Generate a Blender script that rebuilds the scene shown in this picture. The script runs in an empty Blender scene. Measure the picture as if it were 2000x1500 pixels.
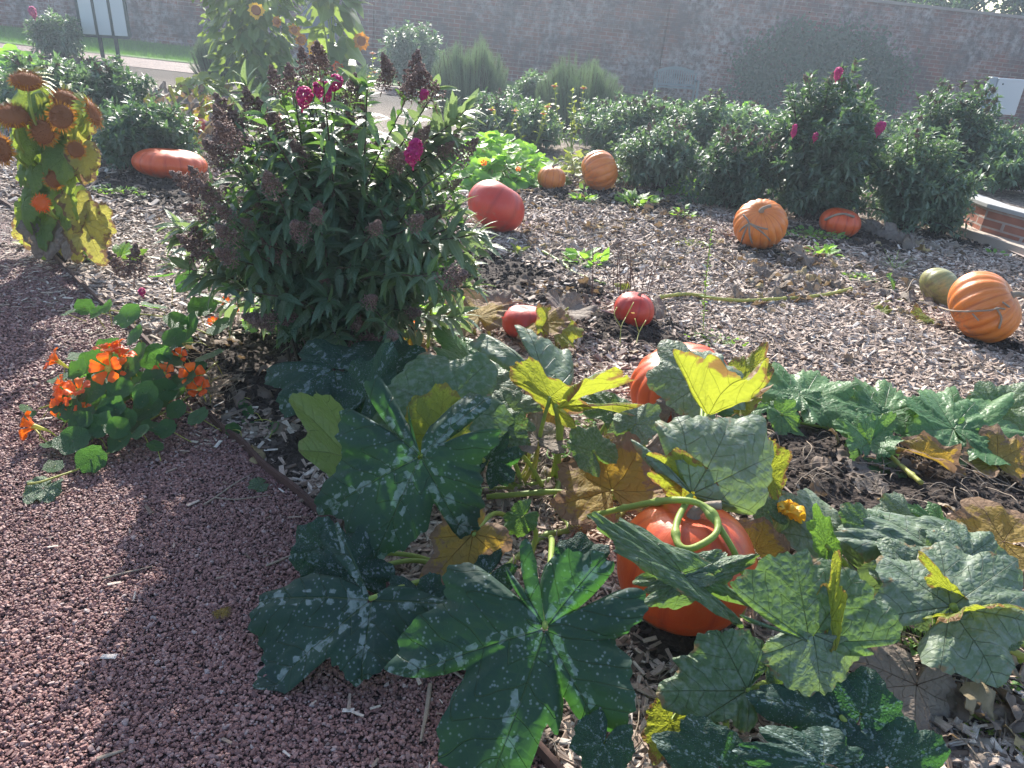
import bpy, math, random
import numpy as np
from mathutils import Vector, Matrix
S = bpy.context.scene
C = S.collection
rad = math.radians
# ---------------------------------------------------------------- camera
FPX = 1450.0; TH = rad(25.4); RO = rad(3.0); CZ = 1.55; DIP = .052
FW = np.array([0, math.cos(TH), -math.sin(TH)]); R0 = np.array([1., 0, 0]); U0 = np.array([0, math.sin(TH), math.cos(TH)])
RT = math.cos(RO)*R0 + math.sin(RO)*U0; UP = -math.sin(RO)*R0 + math.cos(RO)*U0
cam = bpy.data.cameras.new('camera'); camo = bpy.data.objects.new('camera', cam); C.objects.link(camo)
camo.matrix_world = Matrix(((RT[0], UP[0], -FW[0], 0), (RT[1], UP[1], -FW[1], 0), (RT[2], UP[2], -FW[2], CZ), (0, 0, 0, 1)))
cam.sensor_width = 36; cam.lens = 36*FPX/2000; cam.clip_start = .05; cam.clip_end = 600
S.camera = camo
# ---------------------------------------------------------------- light
SUN_AZ = rad(-10); SUN_EL = rad(31)
w = bpy.data.worlds.new('World'); S.world = w; w.use_nodes = True
nt = w.node_tree; bg = nt.nodes['Background']
sky = nt.nodes.new('ShaderNodeTexSky'); sky.sky_type = 'NISHITA'; sky.sun_disc = False
sky.sun_elevation = SUN_EL; sky.sun_rotation = SUN_AZ; sky.dust_density = 1.5
nt.links.new(sky.outputs[0], bg.inputs[0]); bg.inputs[1].default_value = .14
sl = bpy.data.lights.new('sun', 'SUN'); sl.energy = 5; sl.angle = rad(.5); sl.color = (1, .95, .86)
so = bpy.data.objects.new('sun', sl); C.objects.link(so)
sd = Vector((math.sin(SUN_AZ)*math.cos(SUN_EL), math.cos(SUN_AZ)*math.cos(SUN_EL), math.sin(SUN_EL)))
so.rotation_euler = sd.to_track_quat('Z', 'Y').to_euler()
S.view_settings.view_transform = 'Standard'; S.view_settings.look = 'None'
S.view_settings.exposure = 1.3; S.view_settings.gamma = 1
S.render.engine = 'CYCLES'
S.cycles.max_bounces = 6; S.cycles.transparent_max_bounces = 6; S.cycles.volume_bounces = 0
S.cycles.volume_step_rate = 5

# ---------------------------------------------------------------- helpers
rng = np.random.default_rng(7)
def ray(x, y): return FW + (x-1000)/FPX*RT - (y-750)/FPX*UP
def GH(x, y, h=0.):
    d = ray(x, y); t = (h-CZ)/(d[2]+DIP*d[0]); p = t*d; p[2] += CZ; return p
def PY(x, y, Y):
    d = ray(x, y); p = Y/d[1]*d; p[2] += CZ; return p
_nz = {}
def nz(p, sc, seed=0, k=7):
    """smooth pseudo noise, p (n,3) -> (n,)"""
    if seed not in _nz:
        r = np.random.default_rng(seed+100); a = r.normal(size=(k, 3)); a /= np.linalg.norm(a, axis=1)[:, None]
        _nz[seed] = (a*r.uniform(.6, 1.8, (k, 1)), r.uniform(0, 6.28, k))
    a, ph = _nz[seed]
    return np.sin(p@a.T*sc+ph).sum(1)/k*1.6
def nz3(p, sc, seed=0): return np.stack([nz(p, sc, seed*3+i) for i in range(3)], 1)
EDGE_PX = [(0, 395), (60, 452), (110, 508), (170, 572), (270, 655), (350, 745), (430, 838), (470, 870), (520, 918), (600, 985), (750, 1150), (905, 1312), (1080, 1500)]
EDGE = np.array([GH(*p)[:2] for p in EDGE_PX])
EDGE = np.vstack([[[-9.5, 10.2]], EDGE, [[.55, .7]], [[1.3, -.2]]])
_o = np.argsort(EDGE[:, 1])
def edge_x(y): return np.interp(y, EDGE[_o, 1], EDGE[_o, 0])
SOIL = [(GH(*a)[:2], r) for a, r in [((1570, 890), .6), ((1700, 920), .6), ((1950, 980), .5), ((1650, 970), .5), ((1480, 860), .35), ((1850, 950), .6), ((1240, 655), .42), ((1010, 545), .5), ((1100, 590), .35),
        ((1880, 1210), .45), ((1960, 1250), .4), ((1330, 1270), .22), ((330, 372), .8), ((560, 780), .35), ((480, 700), .4), ((600, 900), .25), ((1650, 470), .7),
        ((1060, 375), .9), ((1180, 385), .9), ((1480, 488), .4), ((1930, 670), .3), ((1850, 470), .4), ((1280, 410), .6), ((700, 800), .4), ((110, 505), .3)]]
def soil_w(P):
    P = np.stack([P[:, 0], P[:, 1], 0*P[:, 0]], 1)
    s = np.zeros(len(P))
    for (c, r) in SOIL:
        d = np.hypot(P[:, 0]-c[0], P[:, 1]-c[1])/r
        s = np.maximum(s, np.clip(1.9-1.7*d-.5*nz(P, 9, 6), 0, 1))
    return s
def H(x, y):
    x = np.atleast_1d(np.asarray(x, float)); y = np.atleast_1d(np.asarray(y, float))
    P = np.stack([x, y, 0*x], 1)
    z = -DIP*x
    bed = np.clip((x-edge_x(y))/.25, 0, 1)*np.clip((12-y)/2, 0, 1)
    z = z + bed*(.018*nz(P, 2.2, 1)+.010*nz(P, 7, 2)+.02)
    s = soil_w(P)
    z = z + bed*s*(.02*nz(P, 16, 3)+.016*nz(P, 37, 4)+.01)
    return z
def H1(x, y): return float(H(x, y)[0])
def on(px, py, dz=0.):
    p = GH(px, py, 0); p[2] = H1(p[0], p[1])+dz; return p

class MB:
    def __init__(s): s.V = []; s.F = {}; s.A = {}; s.n = 0; s.cnt = []
    def add(s, V, F, **A):
        V = np.asarray(V, float).reshape(-1, 3)
        for f in (F if isinstance(F, (list, tuple)) and len(F) and isinstance(F[0], np.ndarray) else [np.asarray(F)]):
            if len(f): s.F.setdefault(f.shape[1], []).append(f+s.n)
        for k, v in A.items():
            v = np.asarray(v, float)
            if v.ndim == 0: v = np.full(len(V), float(v))
            s.A.setdefault(k, []).append((s.n, v))
        s.V.append(V); s.n += len(V); return s
    def inst(s, T, F, loc, M, rnd):
        """template verts T (n,3), faces F, N placements: loc (N,3), M (N,3,3) columns = axes"""
        N = len(loc); n = len(T)
        V = (np.einsum('nij,vj->nvi', M, T)+loc[:, None, :]).reshape(-1, 3)
        off = (np.arange(N)*n)[:, None, None]
        s.F.setdefault(F.shape[1], []).append((F[None]+off).reshape(-1, F.shape[1])+s.n)
        s.A.setdefault('rnd', []).append((s.n, np.repeat(rnd, n)))
        s.A.setdefault('flat', []).append((s.n, np.tile(T, (N, 1))))
        s.V.append(V); s.n += N*n; return s
    def mesh(s, name):
        V = np.vstack(s.V); me = bpy.data.meshes.new(name)
        me.vertices.add(len(V)); me.vertices.foreach_set('co', V.astype(np.float32).ravel())
        loops = []; starts = []; st = 0
        for k, fl in s.F.items():
            f = np.vstack(fl); loops.append(f.ravel()); starts.append(st+np.arange(len(f))*k); st += f.size
        loops = np.concatenate(loops); starts = np.concatenate(starts)
        me.loops.add(len(loops)); me.loops.foreach_set('vertex_index', loops.astype(np.int32))
        me.polygons.add(len(starts)); me.polygons.foreach_set('loop_start', starts.astype(np.int32))
        me.update(calc_edges=True)
        for k, parts in s.A.items():
            dim = parts[0][1].ndim
            a = np.zeros((len(V), 3) if dim == 2 else len(V), np.float32)
            for o, v in parts: a[o:o+len(v)] = v
            at = me.attributes.new(k, 'FLOAT_VECTOR' if dim == 2 else 'FLOAT', 'POINT')
            at.data.foreach_set('vector' if dim == 2 else 'value', a.ravel())
        return me
    def build(s, name, mat, parent=None, smooth=True, loc=None):
        me = s.mesh(name)
        return put(name, me, mat, parent, smooth, loc)
def put(name, me, mat=None, parent=None, smooth=True, loc=None):
    if mat and not me.materials: me.materials.append(mat)
    if smooth is not None: me.polygons.foreach_set('use_smooth', np.full(len(me.polygons), smooth))
    o = bpy.data.objects.new(name, me); C.objects.link(o)
    if parent is not None:
        o.parent = parent; o.location = -Vector(parent.location) if loc is None else loc
    elif loc is not None: o.location = loc
    return o
# note: part meshes are built in world coordinates unless loc is given; parents are unrotated empties
def tag(o, label=None, cat=None, group=None, kind=None):
    if label: o['label'] = label
    if cat: o['category'] = cat
    if group: o['group'] = group
    if kind: o['kind'] = kind
    return o
def thing(name, loc, label, cat, group=None):
    o = bpy.data.objects.new(name, None); C.objects.link(o); o.location = [float(v) for v in loc]; o.empty_display_size = .1
    return tag(o, label, cat, group)
def struct(o): o['kind'] = 'structure'; return o
def nrm(v): v = np.asarray(v, float); return v/(np.linalg.norm(v, axis=-1, keepdims=True)+1e-12)
def basis(d, n):
    """columns x,y,z with y=d, z~n ; d,n (N,3)"""
    y = nrm(d); x = nrm(np.cross(y, n)); z = np.cross(x, y); return np.stack([x, y, z], -1)
def tube(mb, pts, r, seg=7, flat=1., rnd=.5):
    P = np.asarray(pts, float); n = len(P); r = np.full(n, r) if np.ndim(r) == 0 else np.interp(np.linspace(0, 1, n), np.linspace(0, 1, len(r)), r)
    T = nrm(np.gradient(P, axis=0)); ref = np.array([0.12, .2, 1.]) if abs(T[0, 2]) < .9 else np.array([1., .1, 0])
    a = np.linspace(0, 2*np.pi, seg, endpoint=False); V = []
    u = nrm(np.cross(T[0], ref))
    for i in range(n):
        u = nrm(u-T[i]*np.dot(u, T[i])); v = np.cross(T[i], u)
        V.append(P[i]+r[i]*(np.cos(a)[:, None]*u+flat*np.sin(a)[:, None]*v))
    V = np.vstack(V); i, j = np.meshgrid(np.arange(n-1), np.arange(seg), indexing='ij'); j2 = (j+1) % seg
    F = np.stack([i*seg+j, i*seg+j2, (i+1)*seg+j2, (i+1)*seg+j], -1).reshape(-1, 4)
    caps = [np.array([list(range(seg))[::-1], list(range((n-1)*seg, n*seg))])]
    mb.add(V, [F]+caps, rnd=rnd); return mb
def smooth_pts(P, n=6):
    P = np.asarray(P, float)
    if len(P) < 3: return np.array([P[0]+(P[1]-P[0])*t for t in np.linspace(0, 1, n)])
    Q = np.vstack([2*P[0]-P[1], P, 2*P[-1]-P[-2]]); out = []
    for i in range(1, len(Q)-2):
        for t in np.linspace(0, 1, n, endpoint=False):
            a, b, c, d = Q[i-1], Q[i], Q[i+1], Q[i+2]
            out.append(.5*((2*b)+(-a+c)*t+(2*a-5*b+4*c-d)*t*t+(-a+3*b-3*c+d)*t**3))
    out.append(P[-1]); return np.array(out)
def box(mb, x0, x1, y0, y1, z0, z1, M=None, o=(0, 0, 0), rnd=.5):
    V = np.array([(x, y, z) for z in (z0, z1) for y in (y0, y1) for x in (x0, x1)], float)
    if M is not None: V = V@np.asarray(M).T
    V = V+np.asarray(o)
    mb.add(V, np.array([(0, 2, 3, 1), (4, 5, 7, 6), (0, 1, 5, 4), (2, 6, 7, 3), (0, 4, 6, 2), (1, 3, 7, 5)]), rnd=rnd); return mb
def bevel(o, w=.01, seg=2):
    m = o.modifiers.new('bevel', 'BEVEL'); m.width = w; m.segments = seg; m.limit_method = 'ANGLE'; return o

# ---------------------------------------------------------------- materials
class NT:
    def __init__(s, name):
        s.m = bpy.data.materials.new(name); s.m.use_nodes = True; s.t = s.m.node_tree; s.t.nodes.clear()
        s.out = s.t.nodes.new('ShaderNodeOutputMaterial')
    def n(s, ty, ins={}, **p):
        nd = s.t.nodes.new(ty)
        for k, v in p.items(): setattr(nd, k, v)
        for k, v in ins.items(): s.set(nd.inputs[k], v)
        return nd
    def set(s, sock, v):
        if hasattr(v, 'node') : s.t.links.new(v, sock)
        elif isinstance(v, tuple) and sock.type == 'RGBA' and len(v) == 3: sock.default_value = (*v, 1)
        else: sock.default_value = v
    def math(s, op, a, b=0., c=None, clamp=False):
        nd = s.t.nodes.new('ShaderNodeMath'); nd.operation = op; nd.use_clamp = clamp
        s.set(nd.inputs[0], a); s.set(nd.inputs[1], b)
        if c is not None: s.set(nd.inputs[2], c)
        return nd.outputs[0]
    def mr(s, v, a, b, c=0., d=1.):
        nd = s.n('ShaderNodeMapRange', {0: v, 1: a, 2: b, 3: c, 4: d}); nd.clamp = True; return nd.outputs[0]
    def mix(s, f, a, b, bt='MIX'):
        nd = s.t.nodes.new('ShaderNodeMix'); nd.data_type = 'RGBA'; nd.blend_type = bt
        s.set(nd.inputs[0], f); s.set(nd.inputs[6], a); s.set(nd.inputs[7], b); return nd.outputs[2]
    def attr(s, name, out='Fac'): return s.n('ShaderNodeAttribute', attribute_name=name).outputs[out]
    def noise(s, vec, sc, det=3., rough=.55, out=0):
        nd = s.n('ShaderNodeTexNoise', {'Scale': sc, 'Detail': det, 'Roughness': rough})
        if vec is not None: s.set(nd.inputs['Vector'], vec)
        return nd.outputs[out]
    def vor(s, vec, sc, feat='F1', out='Distance'):
        nd = s.n('ShaderNodeTexVoronoi', feature=feat); nd.inputs['Scale'].default_value = sc
        if vec is not None: s.set(nd.inputs['Vector'], vec)
        return nd.outputs[out]
    def obj(s): return s.n('ShaderNodeTexCoord').outputs['Object']
    def ramp(s, f, stops):
        nd = s.n('ShaderNodeValToRGB', {0: f}); e = nd.color_ramp.elements
        while len(e) < len(stops): e.new(.5)
        for i, (p, c) in enumerate(stops): e[i].position = p; e[i].color = (*c, 1)
        return nd.outputs[0]
    def bump(s, h, st=.3, dist=.01, nrm_=None):
        nd = s.n('ShaderNodeBump', {'Height': h, 'Strength': st, 'Distance': dist})
        if nrm_ is not None: s.set(nd.inputs['Normal'], nrm_)
        return nd.outputs[0]
    def pbr(s, col, rough=.6, normal=None, spec=.5, trans=None, tf=.35, coat=0., metal=0., sheen=0.):
        p = s.n('ShaderNodeBsdfPrincipled', {'Base Color': col, 'Roughness': rough, 'Specular IOR Level': spec, 'Coat Weight': coat, 'Metallic': metal})
        if normal is not None: s.set(p.inputs['Normal'], normal)
        o = p.outputs[0]
        if trans is not None:
            tr = s.n('ShaderNodeBsdfTranslucent', {'Color': trans})
            if normal is not None: s.set(tr.inputs['Normal'], normal)
            mx = s.n('ShaderNodeMixShader', {0: tf}); s.t.links.new(o, mx.inputs[1]); s.t.links.new(tr.outputs[0], mx.inputs[2]); o = mx.outputs[0]
        s.t.links.new(o, s.out.inputs[0]); return s.m

def plain(name, c1, c2=None, sc=8., rough=.7, bump=.2, bsc=None, spec=.3, metal=0., trans=None, tf=.3):
    t = NT(name); co = t.obj(); c2 = c2 or tuple(v*.75 for v in c1)
    col = t.mix(t.noise(co, sc), c1, c2)
    return t.pbr(col, rough, t.bump(t.noise(co, bsc or sc*5), bump, .005), spec, metal=metal, trans=trans, tf=tf)
def foliage(name, a, b, trans, tf=.35, rough=.45, spec=.5):
    t = NT(name); r = t.attr('rnd'); fl = t.attr('flat', 'Vector')
    col = t.mix(r, a, b)
    ax = t.n('ShaderNodeSeparateXYZ', {0: fl}).outputs[0]
    mid = t.mr(t.math('ABSOLUTE', ax), .0, .03, 1., 0.)
    col = t.mix(t.math('MULTIPLY', mid, .35), col, tuple(min(1, v*2.2+.02) for v in b))
    return t.pbr(col, rough, t.bump(t.noise(fl, 9), .35, .02), spec, trans=trans, tf=tf)
def leafmat(name, c1, c2, vein, trans, spots=0., brown=0., bcol=(.12, .07, .035), tf=.4, rough=.55, dusty=0., under=None, vy=.6, vw=1.):
    t = NT(name); vn = t.n('ShaderNodeSeparateXYZ', {0: t.attr('vn', 'Vector')}); perp, sv, tt = vn.outputs[0], vn.outputs[1], vn.outputs[2]
    fl = t.attr('flat', 'Vector'); rn = t.attr('rnd')
    off = t.n('ShaderNodeVectorMath', {0: fl}, operation='MULTIPLY_ADD')
    off.inputs[1].default_value = (.8, .8, .8); t.t.links.new(t.n('ShaderNodeCombineXYZ', {0: t.math('MULTIPLY', rn, 37.), 1: t.math('MULTIPLY', rn, 11.), 2: 0.}).outputs[0], off.inputs[2])
    fo = off.outputs[0]
    n1 = t.noise(fo, 3.5, 4); n2 = t.noise(fo, 14, 3)
    mp = t.mr(perp, .001*vw, t.math('MULTIPLY_ADD', sv, -.006*vw, .0095*vw), 1., 0.)
    u = t.math('ADD', t.math('MULTIPLY_ADD', perp, -.75, sv), t.math('MULTIPLY', t.math('SUBTRACT', t.noise(fo, 2.2, 2), .5), .30))
    pp = t.math('PINGPONG', u, .085)
    ms = t.mr(pp, .0005, .005, 1., 0.)
    ve = t.vor(fo, 15, 'DISTANCE_TO_EDGE')
    mt = t.mr(ve, .0, .045, 1., 0.)
    mv = t.math('MAXIMUM', mp, t.math('MAXIMUM', t.math('MULTIPLY', ms, .7), t.math('MULTIPLY', mt, .18)))
    col = t.mix(t.mr(n1, .3, .7), c1, c2)
    if dusty: col = t.mix(t.math('MULTIPLY', t.mr(n2, .45, .65), dusty), col, (.22, .27, .23))
    col = t.mix(t.math('MULTIPLY', mv, vy), col, vein)
    if spots:
        cr = t.n('ShaderNodeSeparateColor', {0: t.vor(fo, 24, 'F1', 'Color')}).outputs[0]
        nearv = t.math('MAXIMUM', t.mr(perp, .05, .11, 1., 0.), t.mr(pp, .012, .03, .5, 0.))
        pt = t.math('MULTIPLY', t.math('MULTIPLY', t.mr(cr, .60, .64), t.mr(t.math('ADD', n2, nearv), .5, .8)), t.mr(t.math('MULTIPLY_ADD', nearv, .6, t.noise(fo, 16, 4)), 1.0, 1.10))
        dots = t.math('MULTIPLY', t.mr(t.vor(fo, 34, 'F1'), .15, .27, 1., 0.), t.mr(t.noise(fo, 5, 2), .36, .48))
        mk = t.math('MAXIMUM', t.math('MULTIPLY', pt, t.mr(t.noise(fo, 30, 2), .3, .6, .5, 1.)), t.math('MULTIPLY', dots, .75))
        col = t.mix(t.math('MULTIPLY', mk, spots), col, (.30, .38, .36))
    tcol = t.mix(t.math('MULTIPLY', mv, .55), trans, tuple(v*.35 for v in trans))
    if brown:
        eb = t.math('ADD', t.math('MULTIPLY', tt, .55), t.math('MULTIPLY', t.noise(fo, 5, 5, .65), .9))
        mb_ = t.mr(eb, 1.12-brown*.7, 1.2-brown*.7)
        bc = t.mix(n2, bcol, tuple(v*2.2 for v in bcol))
        col = t.mix(mb_, col, bc); tcol = t.mix(mb_, tcol, tuple(v*1.5 for v in bcol))
    if under:
        bf = t.n('ShaderNodeNewGeometry').outputs['Backfacing']; col = t.mix(bf, col, under)
    hgt = t.math('SUBTRACT', t.math('ADD', t.math('MULTIPLY', ve, .5), t.math('MULTIPLY', n2, .3)), t.math('ADD', t.math('MULTIPLY', mp, .6), t.math('MULTIPLY', ms, .4)))
    return t.pbr(col, rough, t.bump(hgt, 1., .009), .38, trans=tcol, tf=tf)

M = {}
M['spot'] = leafmat('spotted squash leaf', (.012, .040, .037), (.021, .060, .042), (.11, .19, .08), (.07, .22, .03), spots=.75, rough=.68, under=(.09, .17, .06), tf=.36)
M['round'] = leafmat('greyish squash leaf', (.055, .11, .050), (.09, .155, .07), (.12, .19, .09), (.18, .32, .05), brown=.12, tf=.32, dusty=.55, under=(.15, .22, .07), rough=.5, vy=.45, bcol=(.16, .11, .05))
M['dust'] = leafmat('pale sheened squash leaf', (.10, .16, .095), (.16, .215, .13), (.12, .18, .10), (.20, .31, .07), brown=.14, dusty=.8, under=(.16, .22, .08), tf=.3, rough=.55, vy=.5, bcol=(.16, .11, .05))  # paler leaf copy; skylight sheen and sun on lit lobes put into colour
M['young'] = leafmat('young squash leaf', (.06, .145, .055), (.10, .20, .075), (.17, .28, .12), (.24, .46, .05), under=(.14, .26, .07), rough=.45, tf=.3)
M['yellow'] = leafmat('yellowing and backlit squash leaf', (.17, .23, .035), (.24, .26, .04), (.14, .19, .04), (.36, .40, .035), brown=.28, under=(.22, .26, .04), bcol=(.15, .08, .03), tf=.5)  # yellowing leaves; on undersides the yellow also stands in for backlight
M['autumn'] = leafmat('withering squash leaf', (.33, .22, .04), (.24, .18, .06), (.10, .06, .03), (.5, .32, .04), brown=.42, bcol=(.16, .10, .06), tf=.4, rough=.75)
M['dry'] = leafmat('dry squash leaf', (.17, .135, .11), (.25, .21, .175), (.10, .07, .05), (.28, .19, .11), brown=.3, bcol=(.10, .075, .06), tf=.2, rough=.8)
M['sunleaf'] = leafmat('sunflower leaf', (.085, .17, .05), (.13, .22, .06), (.20, .28, .10), (.32, .42, .05), under=(.16, .24, .08), brown=.12)
M['sunyellow'] = leafmat('old sunflower leaf', (.26, .25, .06), (.33, .30, .09), (.22, .2, .08), (.48, .44, .08), under=(.28, .26, .1), brown=.32)
M['nast'] = leafmat('nasturtium leaf', (.024, .085, .038), (.042, .125, .05), (.17, .30, .16), (.17, .42, .05), under=(.12, .22, .09), rough=.4, vy=.9, vw=3.2)
M['bud'] = foliage('buddleia leaf', (.030, .072, .050), (.075, .135, .085), (.20, .38, .06), .34, .42)
M['budlight'] = foliage('young buddleia leaf', (.10, .16, .10), (.16, .22, .14), (.3, .42, .14), .33, .45)
M['far'] = foliage('far shrub leaf', (.06, .105, .08), (.17, .23, .17), (.2, .36, .09), .30, .4)
M['fardark'] = foliage('far dark shrub leaf', (.035, .07, .055), (.11, .16, .115), (.15, .3, .07), .28, .4)
M['rosem'] = foliage('needle leaf', (.06, .10, .06), (.11, .16, .10), (.2, .3, .1), .25, .6)
M['bright'] = foliage('bright green leaf', (.10, .26, .045), (.16, .34, .06), (.4, .75, .07), .42, .45)
M['yellowg'] = foliage('yellow green leaf', (.09, .16, .035), (.22, .26, .05), (.40, .46, .07), .42, .45)
M['sungreen'] = foliage('sunflower clump leaf', (.06, .125, .04), (.14, .21, .055), (.30, .42, .06), .38, .45)
M['climb'] = foliage('climber leaf', (.02, .055, .035), (.045, .09, .055), (.1, .2, .05), .2, .6)
M['weed'] = foliage('weed leaf', (.08, .2, .05), (.14, .28, .06), (.35, .6, .06), .4, .5)
M['stem'] = plain('green stem', (.20, .30, .075), (.30, .36, .08), 14, .5, .3, trans=(.5, .6, .08), tf=.2)
M['ystem'] = plain('yellow stem', (.40, .38, .09), (.28, .31, .08), 20, .5, .4, trans=(.6, .55, .1), tf=.2)
M['drystem'] = plain('dry stem', (.32, .26, .20), (.19, .145, .11), 25, .85, .6)
M['bark'] = plain('shrub stem', (.10, .08, .055), (.05, .045, .035), 25, .85, .6)
M['redstem'] = plain('red brown stalk', (.12, .06, .045), (.08, .045, .035), 25, .8, .3)
M['seed'] = foliage('brown seed head', (.15, .09, .08), (.36, .24, .20), (.2, .1, .06), .15, .8)
M['seedtan'] = foliage('tan seed head', (.12, .08, .06), (.24, .16, .11), (.3, .2, .1), .2, .8)
M['magenta'] = foliage('magenta bloom', (.62, .02, .20), (.80, .05, .36), (1., .1, .5), .4, .5)
M['orangefl'] = foliage('orange petal', (.80, .085, .008), (.88, .17, .012), (1., .18, .01), .4, .5)
M['yellowfl'] = foliage('yellow petal', (.80, .42, .02), (.88, .58, .04), (1., .6, .03), .4, .5)
M['suncore'] = foliage('sunflower disc', (.05, .018, .010), (.30, .10, .020), (.3, .10, .02), .1, .8)
M['sunpetal'] = foliage('amber ray petal', (.40, .13, .012), (.55, .24, .02), (.6, .26, .02), .35, .6)
M['paleface'] = plain('pale petal base', (.62, .62, .12), (.7, .6, .1), 20, .5, .1, trans=(.8, .8, .2), tf=.3)

# ---------------------------------------------------------------- setting
def grid(xs, ys, zf, X=None):
    xx, yy = np.meshgrid(xs, ys) if X is None else X
    P = np.stack([xx.ravel(), yy.ravel(), zf(xx.ravel(), yy.ravel())], 1)
    ny, nx = xx.shape; i, j = np.meshgrid(np.arange(ny-1), np.arange(nx-1), indexing='ij')
    F = np.stack([i*nx+j, i*nx+j+1, (i+1)*nx+j+1, (i+1)*nx+j], -1).reshape(-1, 4)
    return P, F
xs = np.concatenate([-np.geomspace(200, 9.5, 12), np.arange(-9, 9.01, .05), np.geomspace(9.5, 200, 12)])
ys = np.concatenate([[-60, -20, -6, -2], np.arange(0, 12.51, .05), np.geomspace(13, 300, 16)])
def gz(x, y):
    z = H(x, y); P = x < edge_x(y)+.0
    return z-np.where(P & (y < 10), .03, 0)
P, F = grid(xs, ys, gz)
t = NT('soil'); co = t.obj()
n1 = t.noise(co, 14, 6, .7); n2 = t.noise(co, 70, 4, .7)
soilc = t.mix(t.mr(n2, .3, .7), (.028, .021, .018), (.075, .056, .046))
chip = t.ramp(t.n('ShaderNodeSeparateColor', {0: t.vor(co, 42, 'F1', 'Color')}).outputs[0], [(0, (.09, .065, .05)), (.5, (.2, .155, .125)), (1, (.36, .3, .25))])
col = t.mix(t.attr('soil'), chip, soilc)
hh = t.math('ADD', t.math('MULTIPLY', n1, .5), t.math('ADD', t.math('MULTIPLY', n2, .5), t.math('MULTIPLY', t.vor(co, 42), .5)))
m_soil = t.pbr(col, .9, t.bump(hh, 1., .03), .2)
mb = MB(); mb.add(P, F, soil=np.maximum(soil_w(P), (P[:, 1] > 13)*1.))
struct(mb.build('ground', m_soil))
# gravel path: a sheet left of the steel edging
yy = np.concatenate([np.arange(-1.5, 6, .04), np.arange(6, 10.3, .2)]); u = np.concatenate([np.linspace(0, .55, 12)[:-1], np.linspace(.55, 1, 60)])
YY, UU = np.meshgrid(yy, u, indexing='ij'); XX = -16+(edge_x(YY)-.004+16)*UU
P, F = grid(None, None, lambda x, y: -DIP*x+.004*nz(np.stack([x, y, 0*x], 1), 3, 5)-.004, (XX, YY))
t = NT('red gravel'); co = t.obj()
vc = t.n('ShaderNodeSeparateColor', {0: t.vor(co, 95, 'F1', 'Color')})
gc = t.ramp(vc.outputs[0], [(0, (.08, .043, .042)), (.35, (.17, .085, .08)), (.7, (.25, .135, .12)), (1, (.36, .23, .21))])
gc = t.mix(t.mr(t.vor(co, 95), .3, .75), gc, (.03, .018, .018))
gb = t.bump(t.math('SUBTRACT', 1., t.vor(co, 95)), 1., .012)
m_grav = t.pbr(gc, .75, gb, .4)
mb = MB(); mb.add(P, F); struct(mb.build('gravel_path', m_grav))
# far path and lawn
for nm, y0, y1, dz, mat in (('far_path', 17.4, 19.9, .01, m_grav),):
    P, F = grid(np.linspace(-60, 60, 30), np.linspace(y0, y1, 3), lambda x, y: -DIP*x+dz)
    mb = MB(); mb.add(P, F); struct(mb.build(nm, mat))
t = NT('lawn'); co = t.obj(); col = t.mix(t.noise(co, 3, 5, .7), (.05, .13, .022), (.10, .21, .035))
m_lawn = t.pbr(col, .8, t.bump(t.noise(co, 90, 3), 1., .05), .2)
P, F = grid(np.linspace(-60, 60, 60), np.linspace(19.8, 26.6, 20), lambda x, y: -DIP*x+.03+.02*nz(np.stack([x, y, 0*x], 1), .7, 9))
mb = MB(); mb.add(P, F); struct(mb.build('lawn', m_lawn))
# paving on the far right
P, F = grid(np.linspace(4.9, 30, 20), np.linspace(7.0, 17.3, 12), lambda x, y: -DIP*x+.06)
mb = MB(); mb.add(P, F, rnd=.5); struct(mb.build('paving', plain('paving', (.42, .33, .29), (.34, .27, .24), 3, .85, .3, 60)))

# brick wall (its courses follow the fall of the ground)
def brickmat(name, c1, c2, mortar, sc=1., white=0.):
    t = NT(name); co = t.obj(); s = t.n('ShaderNodeSeparateXYZ', {0: co})
    side = t.n('ShaderNodeSeparateXYZ', {0: t.n('ShaderNodeNewGeometry').outputs['Normal']}).outputs[0]
    u = t.math('ADD', s.outputs[0], t.math('MULTIPLY', s.outputs[1], 1.))
    v = t.n('ShaderNodeCombineXYZ', {0: u, 1: s.outputs[2], 2: 0.}).outputs[0]
    b = t.n('ShaderNodeTexBrick', {'Vector': v, 'Color1': c1, 'Color2': c2, 'Mortar': mortar, 'Scale': 1., 'Mortar Size': .009*sc, 'Brick Width': .225*sc, 'Row Height': .075*sc, 'Bias': -.1})
    col = b.outputs[0]
    if white:
        col = t.mix(t.mr(t.noise(co, .9, 5, .7), .42, .58, 0, .85), col, (.055, .05, .06))
        wf = t.math('MULTIPLY', t.mr(t.noise(co, .3, 5, .7), .43, .60), t.mr(t.noise(co, 5, 5, .75), .44, .62))
        col = t.mix(t.math('MULTIPLY', wf, white), col, (.52, .50, .50))
    col = t.mix(t.mr(t.noise(co, 6, 4), .3, .75, 0, .5), col, (.09, .05, .045))
    return t.pbr(col, .9, t.bump(t.math('ADD', b.outputs[1], t.math('MULTIPLY', t.noise(co, 30), -.4)), .6, .02), .15)
m_wall = brickmat('old wall brick', (.20, .062, .046), (.10, .036, .034), (.25, .20, .19), 1.6, .7)
WY = 26.3
Rdip = np.array([[math.cos(-math.asin(DIP)), 0, -math.sin(-math.asin(DIP))], [0, 1, 0], [math.sin(-math.asin(DIP)), 0, math.cos(-math.asin(DIP))]])
wall = thing('brick_wall', (0, WY, 0), 'tall old red brick garden wall with pale mineral staining behind the beds', 'wall')
wall.rotation_euler = (0, math.asin(DIP), 0)
mb = MB(); box(mb, -60, 60, 0, .45, -1, 3.44); mb.build('wall_face', m_wall, wall, False, (0, 0, 0))
mb = MB()
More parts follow.
